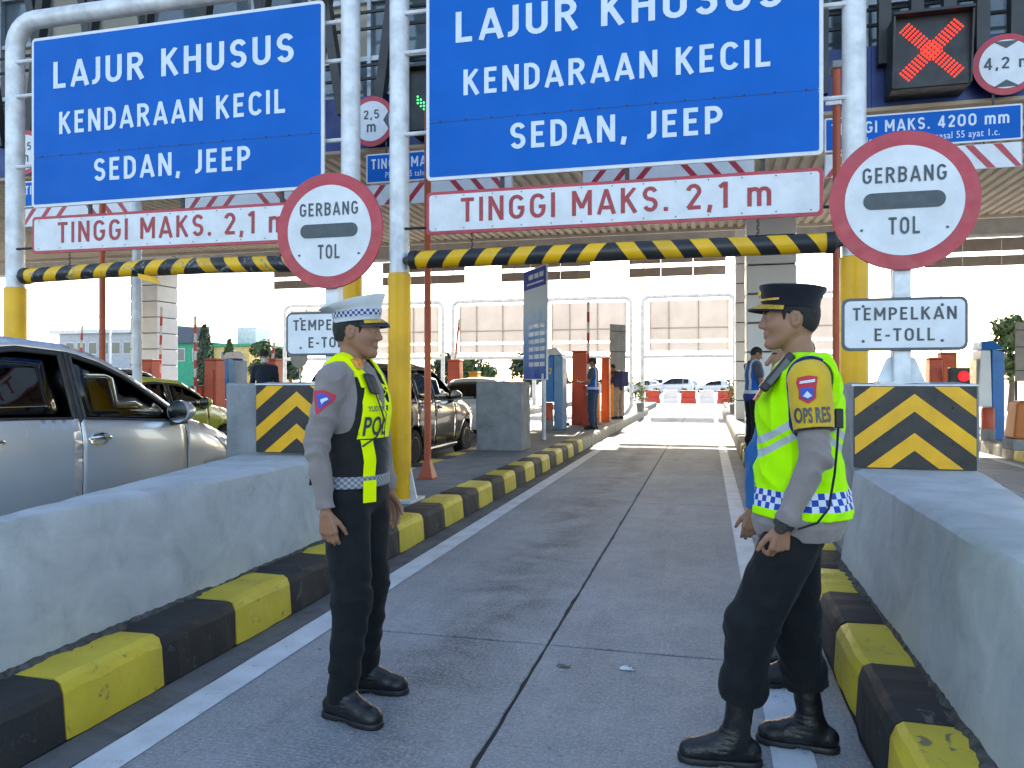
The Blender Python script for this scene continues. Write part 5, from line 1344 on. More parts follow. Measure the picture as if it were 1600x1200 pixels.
    hm = Matrix.Translation(Vector(HC.tolist())) @ Matrix(RH.tolist()).to_4x4()
    if fine:
        for s in (-1, 1):
            e = MB(); c = hm @ Vector((.0775, s * .031, .003)); n = 10
            e.lathe(c, (hm.to_3x3() @ Vector((1, 0, 0))), [(.0002, -.0128), (.009, -.009), (.0128, 0), (.0105, .0073), (.007, .0107), (.0002, .0128)], 14)
            eo = e.build('eye', m_eyew, t, local=True, smooth=True)
            MB().lathe(c, (hm.to_3x3() @ Vector((1, -s * .06, 0))), [(.0078, .0104), (.0002, .0136)], 12).build('iris', m_iris, eo, local=True)
    # hair
    if o['hair']:
        def hair(P):
            Q = toh(P); d = ell(Q, (-.013, 0, .036), (.0995, .0795, .088)); d = smin(d, ell(Q, (-.031, 0, -.008), (.0775, .068, .069)), .03)
            d = np.maximum(d, -plane(Q, (.05, 0, .055), (-.75, 0, .66)))          # hairline over the brow
            d = np.maximum(d, -plane(Q, (-.03, 0, -.052), (-.45, 0, 1.0)))          # nape
            A = Q.copy(); A[:, 1] = np.abs(A[:, 1]); d = np.maximum(d, -ell(A, (-.012, .085, -.012), (.031, .03, .036)))
            side = cap(A, (.028, .070, .03), (.026, .068, -.008), .010, .004); d = smin(d, side, .006)
            return d + .0012 * np.sin(Q[:, 0] * 300 + Q[:, 2] * 160) * np.sin(Q[:, 1] * 260)
        sdf_obj('hair', hair, HC - .14, HC + .14, min(h, .004) if fine else h * .8, m_hair, t)
    # trousers, boots
    def fold(P, a, k=1.):
        u = 24 * k * P[:, 2] + 15 * P[:, 0] + 1.7 * np.sin(19 * P[:, 1] + 6 * P[:, 0] + 4 * P[:, 2]) + 1.2 * np.sin(31 * P[:, 0] - 12 * P[:, 2]); w = 17 * P[:, 1] - 12 * P[:, 0] + 11 * k * P[:, 2] + 1.5 * np.sin(14 * P[:, 2] + 9 * P[:, 0])
        return a * (np.abs(np.sin(u)) * 1.1 + .8 * np.abs(np.sin(w)) - 1.1)
    bl = o.get('blouse', .016)
    def trousers(P):
        d = torso(P, .004)
        d = np.maximum(d, P[:, 2] - 1.03)
        for s in 'LR':
            lg = leg(P, s, .020, .027 + o.get('baggy', 0), o.get('cuff', .020)); K, A_ = V['knee' + s], V['ank' + s]
            for q, am in (((o.get('bq', .62), bl), (o.get('bq', .62) + .11, bl * .7)) if bl else ()):
                c = K + (A_ - K) * q; lg = smin(lg, ell(P, c + [(-.004), 0, 0], (.070 + am, .066 + am, .055)), .03)
            low = np.exp(-((P[:, 2] - (A_[2] + .14)) / .10) ** 2); kn = np.exp(-((P[:, 2] - K[2]) / .09) ** 2)
            lg = lg + fold(P, .009, 1.3) * low + fold(P, .007) * kn + fold(P, .0035, .6)
            lg = np.maximum(lg, -plane(P, A_ + (K - A_) * o.get('tcut', -.02), (K - A_)))
            if o.get('pocket'):
                Hp = V['hip' + s]; c = Hp + (K - Hp) * .55; lg = smin(lg, ell(P, c + [.0, .055 * (1 if s == 'L' else -1), 0], (.075, .04, .10)), .015)
            d = smin(d, lg, .025)
        return d
    if o['trousers'] is not None: sdf_obj('trousers', trousers, lo, (hi[0], hi[1], 1.1), max(h, .006), o['trousers'], t)
    for s in 'LR':
        if o['boots'] is None: break
        A_ = V['ank' + s]; td = np.array((p['toe' + s][0], p['toe' + s][1], 0), np.float32); td /= np.linalg.norm(td); K = V['knee' + s]; up = (K - A_) / np.linalg.norm(K - A_); zf = A_[2] - .10
        base = np.array((A_[0], A_[1], zf), np.float32)
        def boot(P):
            d = cap(P, base - td * .055 + [0, 0, .050], base + td * .17 + [0, 0, .034], .044, .038); d = smin(d, cap(P, base + td * .04 + [0, 0, .055], base + td * .15 + [0, 0, .040], .045, .041), .03); d = smin(d, cap(P, A_ + td * .01, base + td * .09 + [0, 0, .06], .044, .038), .03)
            d = smin(d, cap(P, A_ - [0, 0, .02], A_ + up * o.get('shaft', .12), .050, .052), .03)
            d = np.maximum(d, plane(P, A_ + up * o.get('shaft', .12), up)); d = np.maximum(d, zf + .024 - P[:, 2])
            lace = np.sin(P[:, 2] * 320) * .0014 * np.exp(-(((P - A_) @ td - .045) / .03) ** 2) * (P[:, 2] < zf + .16)
            return d + lace + fold(P, .0015, 2)
        bo = sdf_obj('boot', boot, base + [-.24, -.24, -.01], base + [.24, .24, .42], max(.005, h * .9), o['boots'], t)
        def sole(P):
            Q = P.copy(); d = cap(Q, base - td * .055 + [0, 0, .01], base + td * .172 + [0, 0, .01], .047, .043); d = smin(d, cap(Q, base + td * .10 + [0, 0, .01], base + td * .15 + [0, 0, .01], .048, .047), .02); d = np.maximum(d, -np.maximum(np.abs((P - base) @ td - .035) - .028, P[:, 2] - zf - .010)); return np.maximum(np.maximum(d, P[:, 2] - zf - .026), zf + .001 - P[:, 2])
        sdf_obj('sole', sole, base + [-.24, -.24, -.012], base + [.24, .24, .06], max(.005, h * .9), m_blackp, bo)
    # shirt
    hem = o['hem']
    def sleeve(P, s):
        S_, E_, W_ = V['sh' + s], V['el' + s], V['wr' + s]; el_ = np.exp(-(np.linalg.norm(P - E_, axis=1) / .10) ** 2); d = arm(P, s, .013, .011) + fold(P, .0065) + fold(P, .009, 1.7) * el_
        if o['sleeve'] == 'long':
            d = np.maximum(d, plane(P, W_ - (W_ - E_) * .05, W_ - E_))
            return d
        return np.maximum(d, plane(P, S_ + (E_ - S_) * .72, E_ - S_))
    def shirt(P):
        d = torso(P, .010) + fold(P, .006, .7); d = d - (.05 * np.clip((1.02 - P[:, 2]) / .1, 0, 1) if hem < .89 else 0); d = np.maximum(d, hem - P[:, 2])
        if o['trousers'] is not None: d = np.maximum(d, P[:, 2] - 1.535 - lean * 0)
        for s in 'LR': d = smin(d, sleeve(P, s), .02)
        d = np.maximum(d, -(cap(P, neck0 + [.0, 0, .03], neck1, .060, .062)))
        col = np.abs(cap(P, neck0 + [-.004, 0, -.01], neck0 + (neck1 - neck0) * .5 + [-.012, 0, 0], .072, .070)) - .004     # collar
        col = np.maximum(col, P[:, 2] - 1.555 + .5 * np.maximum(0, P[:, 0] - .0)); col = np.maximum(col, 1.47 - P[:, 2]); col = np.maximum(col, P[:, 0] - .055)
        return smin(d, col, .006)
    SH = sdf_obj('shirt', shirt, lo + [0, 0, .5], (hi[0], hi[1], 1.66), h, o['shirt'], t)
    return dict(t=t, torso=torso, arm=arm, leg=leg, V=V, hm=hm, toh=toh, HC=HC, lo=lo, hi=hi, fold=fold, shirt=SH, body=B, neck0=neck0, neck1=neck1)
def hat(p, rings, mats, visor, name='cap', vis_mat=None, trim=None):
    """peaked cap: rings of (cx, a, b, z_front, z_back); last ring is the crown centre"""
    n = 40; mb = MB(); v = []
    for cx, a, b, zf, zb in rings:
        for k in range(n):
            q = 2 * math.pi * k / n; u = (1 + math.cos(q)) / 2; u = u ** 1.15
            v.append(p['hm'] @ Vector((cx + a * math.cos(q), b * math.sin(q), zb + (zf - zb) * u)))
    L = len(rings)
    for i in range(L - 1):
        mb.m = mats[1][i]; mb.add([], [])
        fs = [(i * n + k, i * n + (k + 1) % n, (i + 1) * n + (k + 1) % n, (i + 1) * n + k) for k in range(n)]
        mb.f += fs; mb.mi += [mats[1][i]] * n
    mb.v = [tuple(x) for x in v]; mb.f.append(tuple((L - 1) * n + k for k in range(n))); mb.mi.append(mats[1][-1])
    c = mb.build(name, mats[0], p['t'], local=True); c.data.polygons.foreach_set('use_smooth', [True] * len(c.data.polygons))
    c.data.set_sharp_from_angle(angle=math.radians(55))
    if visor:
        cx, a, b, z, ext, drop = visor; vb = MB(); m = 16; vv = []; tr = []
        for lay in (0, 1):
            for j in range(5):
                for k in range(m + 1):
                    q = math.radians(-72 + 144 * k / m); e = j / 4 * ext * math.cos(math.radians(-72 + 144 * k / m) * .95) ** .8
                    x = cx + (a - .004 + e) * math.cos(q); y = (b - .004 + e * .55) * math.sin(q); zz = z - drop * (j / 4) ** 1.2 - .012 * (abs(math.sin(q)) ** 2) - .005 * lay
                    vv.append(p['hm'] @ Vector((x, y, zz)))
        S = 5 * (m + 1); fs = []
        for j in range(4):
            for k in range(m):
                a_ = j * (m + 1) + k; fs.append((a_, a_ + 1, a_ + m + 2, a_ + m + 1)); fs.append((S + a_, S + a_ + m + 1, S + a_ + m + 2, S + a_ + 1))
        for k in range(m): a_ = 4 * (m + 1) + k; fs.append((a_, a_ + 1, S + a_ + 1, S + a_))
        vo = vb.add(vv, fs).build('visor', vis_mat or m_boot, c, local=True, smooth=False); vo.data.polygons.foreach_set('use_smooth', [True] * len(fs)); vo.data.set_sharp_from_angle(angle=math.radians(50))
        if trim:
            tb = MB(); m2 = p['hm'].to_3x3() @ Vector((0, 0, 1))
            ok = [(1, 3), (2, 3)] ; pts = []
            for j in trim:
                for k in range(1, m):
                    a_ = j * (m + 1) + k; pts.append((a_, a_ + 1, a_ + m + 2, a_ + m + 1))
            used = sorted({i for f_ in pts for i in f_}); ix = {u: i for i, u in enumerate(used)}
            tb.add([Vector(vv[u]) + m2 * .0025 for u in used], [tuple(ix[i] for i in f_) for f_ in pts]); tb.build('visor_braid', m_gold, c, local=True)
    return c
def shell(p, name, f, lo, hi, h, mat): return sdf_obj(name, f, lo, hi, h, mat, p['t'])
FRONT = ((0, 0, 0), (0, 1, 0), (0, 0, 1), (1, 0, 0)); 
def decal(p, poly, fr, bvh, mat, name, step=.02, off=.003, holes=()):
    V, T = cdt(poly, step, holes); mb = MB(); wrap(mb, V, T, fr, bvh, off); o = mb.build(name, mat, p['t'], local=True); o.data.polygons.foreach_set('use_smooth', [True] * len(o.data.polygons)); return o

# ---- officer in the white cap
p1 = person('police officer in white cap, black and neon vest and grey shirt, facing right', (-1.53, 3.17), -.04,
    dict(kneeR=(.05, -.125, .51), ankR=(.015, -.15, .10), toeR=(1, -.22), kneeL=(.01, .12, .51), ankL=(-.03, .145, .10), toeL=(1, .12), elR=(-.055, -.235, 1.18), wrR=(-.005, -.25, .90), hdR=(.12, .02, -1), hnR=(-.25, 1, 0), hsR=(1, .25, 0), curlR=(.38, .5, .35),
         elL=(-.01, .24, 1.18), wrL=(.055, .235, .915), hdL=(.2, 0, -1), yaw=.22, pitch=.03, head=(.012, 0, 1.672)), dict(blouse=0, shaft=.10, hem=1.0, cuff=.022, tcut=-.10), h=.0045, group='police officers in the lane')
def checker(name, ca, cb, s, cx=0., cz=0., ax=.15):
    m, nt, b = _nt(name); g = NT(nt); p = g.xyz(g.coord()); ang = g.n('ShaderNodeMath', operation='ARCTAN2'); g.set(ang.inputs[0], p[1]); g.set(ang.inputs[1], g.math('SUBTRACT', p[0], cx))
    i = g.math('FLOOR', g.math('DIVIDE', g.math('MULTIPLY', ang.outputs[0], ax), s)); j = g.math('FLOOR', g.math('DIVIDE', g.math('SUBTRACT', p[2], cz), s))
    k = g.math('FLOORED_MODULO', g.math('ADD', i, j), 2.)
    g.set(b.inputs['Base Color'], g.mix(k, c4(ca), c4(cb))); b.inputs['Roughness'].default_value = .6; MATS[name] = m; return m
m_wcapc = M('cap_white', (.58, .62, .66), .55, var=.05, vs=10, bump=.15, bs=300)
m_chk1 = checker('cap_checker', (.03, .06, .30), (.62, .65, .70), .0125, 0, 1.742, .10)
hat(p1, [(-.006, .106, .086, .056, .030), (-.006, .107, .087, .074, .046), (-.006, .109, .089, .076, .048), (-.008, .112, .092, .103, .075), (-.018, .122, .104, .124, .080), (-.030, .147, .126, .166, .086), (-.031, .147, .126, .172, .092), (-.03, .130, .112, .170, .098), (-.03, .06, .05, .146, .110)],
    ([m_wcapc, m_chk1], [0, 0, 1, 0, 0, 0, 0, 0, 0]), (-.006, .106, .086, .060, .052, .030), 'peaked_cap', m_boot, (1, 2))
m_badge_red = M('badge_red', (.5, .02, .05), .6); m_badge_blue = M('badge_blue', (.03, .08, .45), .6); m_badge_w = M('badge_white', (.65, .68, .75), .6)
T1 = p1['torso']; f1 = p1['fold']
def vest1(P):
    d = T1(P, .022) + f1(P, .002); d = np.maximum(d, 1.0 - P[:, 2]); d = np.maximum(d, np.abs(P[:, 1]) - .150 + .18 * np.maximum(0, P[:, 2] - 1.30) - .05 * np.maximum(0, 1.25 - P[:, 2]) / .25)
    d = np.maximum(d, -cap(P, (.07, 0, 1.56), (.16, 0, 1.34), .085, .030)); d = np.maximum(d, -cap(P, p1['neck0'], p1['neck1'], .082, .085)); return np.maximum(d, P[:, 2] - 1.55)
v1 = shell(p1, 'vest', vest1, (-.3, -.3, .95), (.3, .3, 1.62), .0045, m_blackm); b1 = bvh_of(v1)
R_ = [(-.142, 1.20), (-.004, 1.20), (-.004, 1.325), (-.045, 1.40), (-.062, 1.50), (-.100, 1.50), (-.108, 1.42), (-.135, 1.36)]
decal(p1, R_, FRONT, b1, m_neon, 'neon_panel', .02); decal(p1, [(-y, z) for y, z in reversed(R_)], FRONT, b1, m_neon, 'neon_panel', .02)
SIDE1 = ((0, 0, 0), (.55, .835, 0), (0, 0, 1), (.835, -.55, 0))
decal(p1, [(-.05, 1.006), (.012, 1.006), (.018, 1.10), (.0, 1.195), (-.06, 1.195), (-.045, 1.10)], SIDE1, b1, m_neon, 'neon_strip', .02, .006)
st = MB(); 
for y0, y1 in ((-.05, .012),):   # the loose end of the strip hangs over the belt
    fr_ = [Vector(q) for q in SIDE1]; base = None
    hit = b1.ray_cast(fr_[1] * -.02 + fr_[2] * 1.01 + fr_[3] * .5, -fr_[3])[0]; off = (hit - fr_[1] * -.02).dot(fr_[3]) + .012
    st.add([fr_[1] * u + fr_[2] * z + fr_[3] * (off + e) for z, e in ((.925, .0), (1.02, .003)) for u in (y0, y1)], [(0, 1, 3, 2)])
so = st.build('neon_tail', m_neon, p1['t'], local=True); so.modifiers.new('s', 'SOLIDIFY').thickness = .004
mb = MB(); wrap_text(mb, 'POL', -.128, -.002, 1.215, .078, FRONT, b1, .008, .02); mb.build('lettering', m_ink, p1['t'], local=True)
mb = MB(); wrap_text(mb, 'YUDI AP', -.118, -.022, 1.318, .022, FRONT, b1, .008, .01); mb.build('name_tape', m_ink, p1['t'], local=True)
for s_ in (-1, 1): shell(p1, 'shoulder_strap', lambda P: np.maximum(np.maximum(T1(P, .028), np.abs(P[:, 1] * s_ - .098) - .022), 1.42 - P[:, 2]), (-.25, -.25, 1.38), (.25, .25, 1.6), .0045, m_neon)
def belt(P): d = T1(P, .030); return np.maximum(d, np.abs(P[:, 2] - 1.012) - .026)
shell(p1, 'belt', belt, (-.3, -.3, .95), (.3, .3, 1.06), .005, checker('belt_print', (.10, .11, .15), (.28, .30, .33), .012, 0, 0, .15))
ba1 = bvh_of(p1['shirt']); AR = ((-.03, -.2, 1.36), (.94, .34, 0), (0, 0, 1), (.34, -.94, 0))
decal(p1, [(-.045, .048), (-.048, .03), (-.03, -.052), (.045, .012), (.048, .03), (.0, .052)], AR, ba1, m_badge_red, 'sleeve_badge', .012, .003)
decal(p1, [(-.032, .032), (-.02, -.03), (.03, .012), (.0, .040)], AR, ba1, m_badge_blue, 'badge_field', .01, .0055); decal(p1, [(-.014, .012), (.012, .020), (.018, .012), (.0, .003), (-.008, -.008)], AR, ba1, m_badge_w, 'badge_emblem', .01, .008)
# radio microphone, epaulette, whistle cord and hanging strap
MB().hexa([(.125, -.115, 1.395), (.158, -.115, 1.39), (.158, -.055, 1.39), (.125, -.055, 1.395), (.09, -.12, 1.485), (.122, -.12, 1.475), (.122, -.05, 1.475), (.09, -.05, 1.485)]).build('radio_microphone', m_blackp, p1['t'], .01, local=True)
MB().hexa([(.055, -.12, 1.508), (.085, -.12, 1.498), (.085, -.075, 1.506), (.055, -.075, 1.516), (.04, -.12, 1.545), (.066, -.12, 1.538), (.066, -.075, 1.546), (.04, -.075, 1.553)]).build('epaulette', M('epaulette_red', (.55, .12, .03), .5, col2=(.7, .4, .04), vs=60), p1['t'], .004, local=True)
pts = [(.14, -.085, 1.40), (.158, -.075, 1.34), (.165, -.045, 1.28), (.155, -.10, 1.21), (.115, -.155, 1.17)]; MB().tube(pts, .004, 6).build('radio_cord', m_blackp, p1['t'], local=True)
MB().hexa([(-.165, -.12, .99), (-.15, -.12, .99), (-.15, -.09, .99), (-.165, -.09, .99), (-.135, -.13, 1.13), (-.12, -.13, 1.13), (-.12, -.10, 1.13), (-.135, -.10, 1.13)]).build('hanging_strap', m_blackm, p1['t'], local=True)

# ---- officer in the black cap and lime vest
p2 = person('police officer in black peaked cap and lime vest, facing left', (.335, 3.13), math.pi + .02,
    dict(kneeL=(.175, .10, .53), ankL=(.235, .095, .10), toeL=(1, .05), hipL=(.0, .095, .93), kneeR=(.0, -.10, .51), ankR=(-.07, -.10, .10), toeR=(1, -.12), elL=(-.035, .238, 1.18), wrL=(.075, .212, .93), hdL=(.12, -.02, -1), hnL=(.35, -1, 0), hsL=(1, .3, -.1), curlL=(.75, .8, .5),
         elR=(-.02, -.235, 1.18), wrR=(.05, -.23, .91), pitch=.0, yaw=.02, head=(.03, 0, 1.690)), dict(hem=.865, blouse=.020, shaft=.20, pocket=True, baggy=.012, tcut=.34, bq=.48, cuff=.018), h=.0045, group='police officers in the lane')
m_navy = cloth('cap_navy', (.010, .011, .020), .2)
hat(p2, [(-.006, .106, .086, .052, .034), (-.007, .109, .089, .082, .066), (-.010, .116, .097, .104, .084), (-.014, .124, .106, .124, .108), (-.014, .123, .105, .129, .113), (-.012, .100, .085, .134, .120), (-.01, .05, .04, .136, .124)], ([m_navy], [0] * 7), (-.006, .107, .087, .056, .056, .020), 'peaked_cap', m_navy, (1, 2, 3))
bd = MB(); n = 12
for k in range(n):
    for z_ in ((.066, .074),):
        q0, q1 = math.radians(-62 + 124 * k / n), math.radians(-62 + 124 * (k + 1) / n)
        bd.add([p2['hm'] @ Vector((-.006 + .1125 * math.cos(q), .0925 * math.sin(q), z)) for q, z in ((q0, z_[0]), (q1, z_[0]), (q1, z_[1]), (q0, z_[1]))], [(0, 1, 2, 3)])
bd.build('cap_cord', m_gold, p2['t'], local=True)
MB().lathe(p2['hm'] @ Vector((.104, 0, .096)), p2['hm'].to_3x3() @ Vector((1, 0, .1)), [(.016, 0), (.014, .006), (.004, .009)], 14).build('cap_badge', m_gold, p2['t'], local=True)
T2 = p2['torso']; f2 = p2['fold']
def vest_mat():
    m, nt, b = _nt('lime_vest'); g = NT(nt); vec = g.coord(); p = g.xyz(vec)
    v = g.math('MULTIPLY_ADD', g.math('ABSOLUTE', g.math('SUBTRACT', p[0], -.02)), .72, p[2])
    b1_ = g.math('MULTIPLY', g.math('GREATER_THAN', v, 1.275), g.math('LESS_THAN', v, 1.305)); b2_ = g.math('MULTIPLY', g.math('GREATER_THAN', v, 1.325), g.math('LESS_THAN', v, 1.357))
    band = g.math('ADD', b1_, b2_)
    c = g.mix(g.ramp(g.noise(vec, 9, 3), .4, .7), c4((.42, .93, .0)), c4((.35, .82, .0)))
    c = g.mix(band, c, (.42, .47, .50, 1))
    ang = g.n('ShaderNodeMath', operation='ARCTAN2'); g.set(ang.inputs[0], p[1]); g.set(ang.inputs[1], p[0]); s = .0225
    i = g.math('FLOOR', g.math('DIVIDE', g.math('MULTIPLY', ang.outputs[0], .175), s)); j = g.math('FLOOR', g.math('DIVIDE', g.math('SUBTRACT', p[2], .978), s)); k = g.math('FLOORED_MODULO', g.math('ADD', i, j), 2.)
    hemb = g.math('MULTIPLY', g.math('GREATER_THAN', p[2], .978), g.math('LESS_THAN', p[2], 1.0455))
    c = g.mix(hemb, c, g.mix(k, (.02, .06, .36, 1), (.60, .66, .74, 1)))
    g.set(b.inputs['Base Color'], c); b.inputs['Roughness'].default_value = .75; b.inputs['Specular IOR Level'].default_value = .2
    g.set(b.inputs['Normal'], g.bump(g.noise(vec, 26, 4), .25, .01)); return m
def vest2(P):
    fl = .11 * np.maximum(0, 1.18 - P[:, 2]); d = smin(T2(P, .028), T2(P + np.array((.032, 0, 0), np.float32), .022), .02) - fl + f2(P, .009, .6); d = np.maximum(d, .945 - P[:, 2])
    hole = cap(P, (-.02, .215, 1.46), (-.015, .215, 1.30), .075, .062); hole = np.minimum(hole, cap(P, (-.02, -.215, 1.46), (-.015, -.215, 1.30), .075, .062)); d = np.maximum(d, -hole)
    d = np.maximum(d, -cap(P, p2['neck0'], p2['neck1'], .080, .084)); d = np.maximum(d, -cap(P, (.10, 0, 1.56), (.16, 0, 1.40), .07, .02)); return np.maximum(d, P[:, 2] - 1.555)
v2 = shell(p2, 'vest', vest2, (-.34, -.34, .9), (.34, .34, 1.64), .0045, vest_mat())
m_trim = cloth('trim_navy', (.012, .02, .14))
def trim2(P):
    ring = np.abs(cap(P, (-.02, .215, 1.46), (-.015, .215, 1.30), .079, .066)) - .006; return np.maximum(np.maximum(ring, np.abs(T2(P, .030)) - .006), 1.2 - P[:, 2])
shell(p2, 'armhole_trim', trim2, (-.2, .05, 1.18), (.2, .34, 1.62), .0045, m_trim)
A2 = p2['arm']; S2, E2 = p2['V']['shL'], p2['V']['elL']; ad = (E2 - S2) / np.linalg.norm(E2 - S2)
def band2(P): d = A2(P, 'L', .024) + f2(P, .002); d = np.maximum(d, plane(P, S2 + ad * .185, ad)); return np.maximum(d, -plane(P, S2 - ad * .045, ad + np.array((0, .5, 0))))
m_band2 = cloth('armband_yellow', (.62, .40, .03)); ab = shell(p2, 'armband', band2, (-.2, .08, 1.15), (.2, .42, 1.58), .0045, m_band2)
shell(p2, 'armband_edge', lambda P: np.maximum(A2(P, 'L', .0275), np.abs(plane(P, S2 + ad * .185, ad)) - .004), (-.2, .08, 1.15), (.2, .42, 1.5), .004, m_blackm)
bb = bvh_of(ab); AL = ((-.008, .2, 1.405), (-1, 0, .06), (.06, 0, 1), (0, 1, 0))       # seen from his left: screen right is backwards
mb = MB(); wrap_text(mb, 'A', -.078, -.060, -.100, .050, AL, bb, .003, .02); mb.build('lettering', m_ink, p2['t'], local=True)
mb = MB(); wrap_text(mb, 'OPS', -.053, .002, -.100, .050, AL, bb, .003, .03); mb.build('lettering', m_ink, p2['t'], local=True)
mb = MB(); wrap_text(mb, 'RES', .012, .064, -.100, .050, AL, bb, .003, .03); mb.build('lettering', m_ink, p2['t'], local=True)
decal(p2, [(-.040, .040), (-.036, .058), (.0, .064), (.030, .058), (.022, .020), (.018, -.018), (-.008, -.034), (-.036, -.018), (-.034, .010)], AL, bb, m_badge_red, 'arm_badge', .012, .003)
decal(p2, [(-.030, .020), (.012, .022), (.012, -.010), (-.008, -.024), (-.028, -.010)], AL, bb, m_badge_blue, 'badge_field', .01, .0055); decal(p2, [(-.022, -.008), (-.008, .010), (.006, -.008), (-.008, -.016)], AL, bb, m_badge_w, 'badge_emblem', .01, .008); decal(p2, [(-.03, .036), (-.028, .045), (.02, .050), (.018, .040)], AL, bb, m_badge_w, 'badge_scroll', .01, .0055)
# radio on the shoulder, back cable, watch, rank tab, object in hand
def obox(c, ax, ay, az, sx, sy, sz):
    c, ax, ay, az = [Vector(q) for q in (c, ax, ay, az)]; ax.normalize(); ay = (ay - ax * ay.dot(ax)).normalized(); az = ax.cross(ay)
    return MB().hexa([c + ax * x * sx + ay * y * sy + az * z * sz for z in (-1, 1) for x, y in ((-1, -1), (1, -1), (1, 1), (-1, 1))])
obox((.088, .135, 1.482), (-.62, 0, .78), (0, 1, 0), (1, 0, 0), .085, .028, .017).build('radio', m_blackp, p2['t'], .008, local=True)
obox((.085, .1645, 1.482), (-.62, 0, .78), (0, 1, 0), (1, 0, 0), .055, .002, .010).build('radio_grille', M('radio_grey', (.10, .11, .12), .5), p2['t'], .001, local=True)
obox((.150, .11, 1.40), (-.5, 0, .8), (0, 1, 0), (1, 0, 0), .028, .026, .006).build('rank_tab', M('rank_orange', (.65, .18, .03), .5, col2=(.02, .02, .02), vs=90), p2['t'], .002, local=True)
MB().tube([(-.118, .170, 1.29), (-.112, .185, 1.22), (-.098, .215, 1.12), (-.075, .235, 1.0), (-.035, .250, .95), (.03, .250, .925)], .0045, 8).build('strap', m_blackm, p2['t'], local=True)
obox((-.120, .162, 1.315), (0, 0, 1), (0, 1, 0), (1, 0, 0), .035, .022, .014).build('strap_buckle', m_blackp, p2['t'], .004, local=True)
W2, El2 = Vector(p2['V']['wrL'].tolist()), Vector(p2['V']['elL'].tolist()); wd_ = (W2 - El2).normalized()
wt = MB().lathe(W2 - wd_ * .006, wd_, [(.034, -.012), (.037, -.010), (.037, .010), (.034, .012)], 24).build('watch', m_blackp, p2['t'], local=True, smooth=True)
MB().lathe(W2 + Vector((.012, .034, -.004)), (.25, 1, 0), [(.021, -.006), (.021, .006), (.018, .009)], 20).build('watch_face', m_boot, wt, local=True, smooth=True)

# ---- others
def simple(label, loc, rz, pose=None, z0=.236, h=.009, shirt=m_shirt, trousers=m_trou, **k):
    return person(label, loc, rz, pose, dict(shirt=shirt, trousers=trousers, shaft=.04, **k), h, z0=z0)
m_polo = cloth('shirt_blue', (.02, .13, .36)); m_jean = cloth('jeans_blue', (.03, .055, .12)); m_vblue = cloth('vest_blue', (.012, .10, .42)); m_refl = M('reflective', (.5, .55, .6), .5)
p3 = simple('person in blue shirt and slate trousers standing mostly hidden behind the lime vest', (.385, 3.98), math.pi, dict(shL=(.03, .185, 1.42), elL=(.16, .22, 1.09), wrL=(.175, .20, .845), hdL=(.15, 0, -1), head=(-.012, 0, 1.56)), 0., .007, m_polo, cloth('trousers_slate', (.06, .09, .15)))
m_skirt = M('vest_hem_blue', (.012, .03, .22), .8)
def worker(label, loc, rz, pose, trousers, hat_=None, h=.010):
    q = simple(label, loc, rz, pose, .236, h, cloth('shirt_dark_grey', (.07, .075, .08)), trousers, sleeve='short')
    T = q['torso']
    def vs(P): d = T(P, .024); d = np.maximum(d, .90 - P[:, 2]); d = np.maximum(d, np.abs(P[:, 1]) - .165); d = np.maximum(d, -cap(P, q['neck0'], q['neck1'], .078, .08)); return np.maximum(d, P[:, 2] - 1.56)
    shell(q, 'vest', vs, (-.35, -.3, .85), (.35, .3, 1.62), h, m_vblue)
    shell(q, 'reflective_belt', lambda P: np.maximum(T(P, .032), np.abs(P[:, 2] - 1.03) - .03), (-.35, -.3, .98), (.35, .3, 1.1), h, m_refl)
    shell(q, 'vest_hem', lambda P: np.maximum(T(P, .032), np.abs(P[:, 2] - .93) - .06), (-.35, -.3, .84), (.35, .3, 1.02), h, m_skirt)
    for s in (-1, 1): shell(q, 'reflective_brace', lambda P: np.maximum(np.maximum(T(P, .031), np.abs(P[:, 1] - s * .10) - .022), 1.06 - P[:, 2]), (-.35, -.3, 1.0), (.35, .3, 1.62), h, m_refl)
    if hat_: hat(q, [(-.006, .108, .088, .045, .03), (-.006, .108, .088, .09, .07), (-.008, .08, .065, .12, .11), (-.008, .03, .03, .128, .12)], ([hat_], [0] * 4), (-.006, .106, .086, .048, .07, .02), 'baseball_cap', hat_)
    return q
fore = dict(elL=(.05, .22, 1.18), wrL=(.27, .12, 1.16), hdL=(1, -.3, .1), hnL=(0, -.2, 1), elR=(.05, -.22, 1.18), wrR=(.27, -.10, 1.14), hdR=(1, .3, .1), hnR=(0, .2, 1))
worker('man in blue safety vest and cap holding a device beside the red-orange cabinets', (-2.78, 19.2), math.pi - .15, dict(fore, pitch=.15), m_jean, M('cap_black', (.02, .02, .022), .8))
w2 = worker('man in blue safety vest reading papers by the right column', (.745, 13.5), .35, dict(fore, pitch=.45, lean=.05, head=(.035, 0, 1.66)), m_trou)
MB().box(.30, .58, -.11, .11, 1.17, 1.176).build('paper', m_wh, w2['t'], local=True)
simple('person in violet patterned shirt facing the man with the papers', (1.19, 14.0), math.pi * .92, dict(fore, pitch=.2), .236, .010, M('batik_violet', (.16, .18, .42), .8, col2=(.30, .33, .55), vs=40), m_trou)
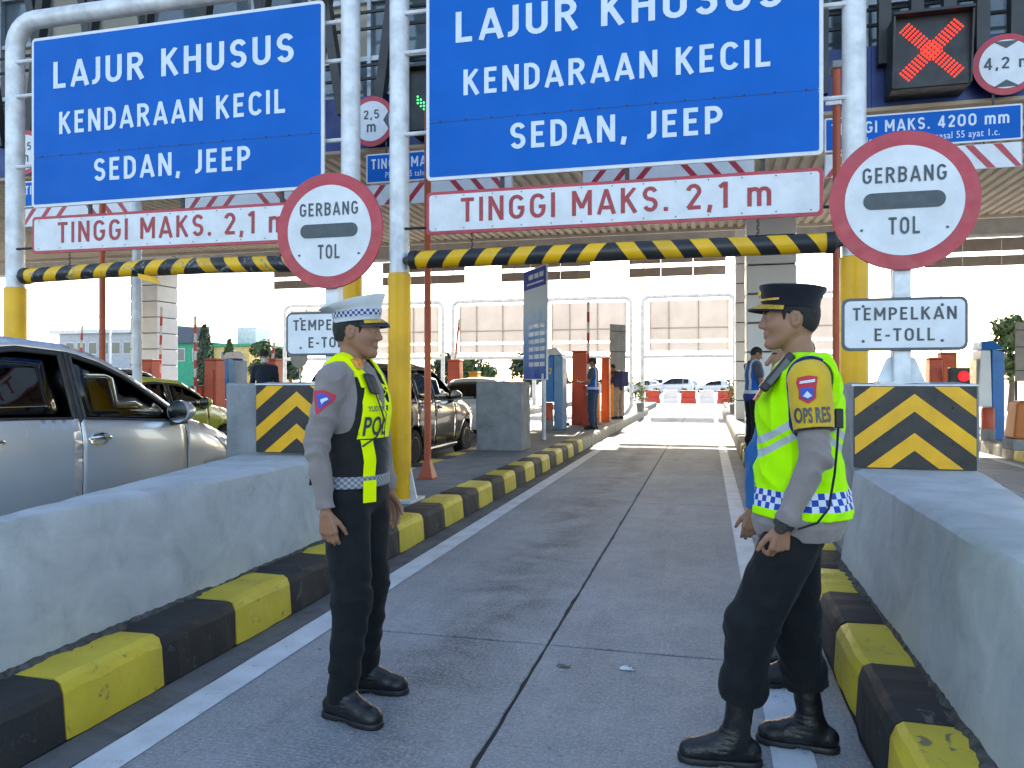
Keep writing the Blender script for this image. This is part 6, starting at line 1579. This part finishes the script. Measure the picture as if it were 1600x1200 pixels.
b_ = simple('man with dark jacket and blue backpack leaning over, near the yellow cabinet', (-2.72, 24.4), 2.6, dict(lean=.25, pitch=.35, head=(.09, 0, 1.63), elL=(.12, .22, 1.18), wrL=(.25, .2, 1.0), elR=(.12, -.22, 1.18), wrR=(.25, -.2, 1.0)), .236, .011, cloth('jacket_dark', (.03, .025, .04)), cloth('trousers_khaki', (.34, .26, .20)))
def pack(P): Q = P - np.array((-.13, 0, 1.28), np.float32); k = np.abs(Q) - np.array((.10, .15, .2), np.float32); return np.linalg.norm(np.maximum(k, 0), axis=1) + np.minimum(k.max(1), 0) - .04
shell(b_, 'backpack', pack, (-.4, -.3, .95), (.2, .3, 1.62), .012, cloth('backpack_navy', (.03, .035, .12)))
simple('person in pale shirt half hidden behind the number 12 machine', (-3.86, 20.5), -.6, dict(fore), .236, .011, cloth('shirt_pale', (.42, .45, .55)), m_trou)
mk = simple('masked person in black hat beyond the left chevron board', (-8.35, 13.3), -1.1, dict(yaw=.2), .236, .010, cloth('jacket_blue_black', (.02, .03, .05)), m_trou)
hat(mk, [(-.006, .110, .09, .04, .03), (-.006, .112, .092, .10, .09), (-.008, .09, .07, .13, .125), (-.008, .03, .03, .137, .132)], ([M('cap_black', (.02, .02, .022), .8)], [0] * 4), (-.006, .11, .09, .045, .07, .01), 'hat', M('cap_black', (.02, .02, .022), .8))
shell(mk, 'face_mask', lambda P: np.maximum(np.maximum(head_sdf(mk['toh'](P), False) - .006, .03 - mk['toh'](P)[:, 0]), np.abs(mk['toh'](P)[:, 2] + .06) - .045), mk['HC'] - .14, mk['HC'] + .14, .009, M('mask_pale', (.6, .66, .72), .8))
dv = person('driver in yellow top seated in the silver minivan', (-5.10, 4.72), math.pi / 2, dict(hipL=(.0, .1, .93), hipR=(.0, -.1, .93), kneeL=(.45, .12, .95), kneeR=(.45, -.12, .95), ankL=(.70, .12, .70), ankR=(.70, -.12, .70), elL=(.12, .25, 1.20), wrL=(.36, .14, 1.22), hdL=(1, -.2, .2), hnL=(0, 0, -1), hsL=(0, -1, 0), elR=(.12, -.25, 1.20), wrR=(.36, -.14, 1.22), hdR=(1, .2, .2), hnR=(0, 0, -1), hsR=(0, 1, 0)), dict(shirt=cloth('top_yellow', (.60, .32, .02)), shaft=.03), .011, z0=-.32)
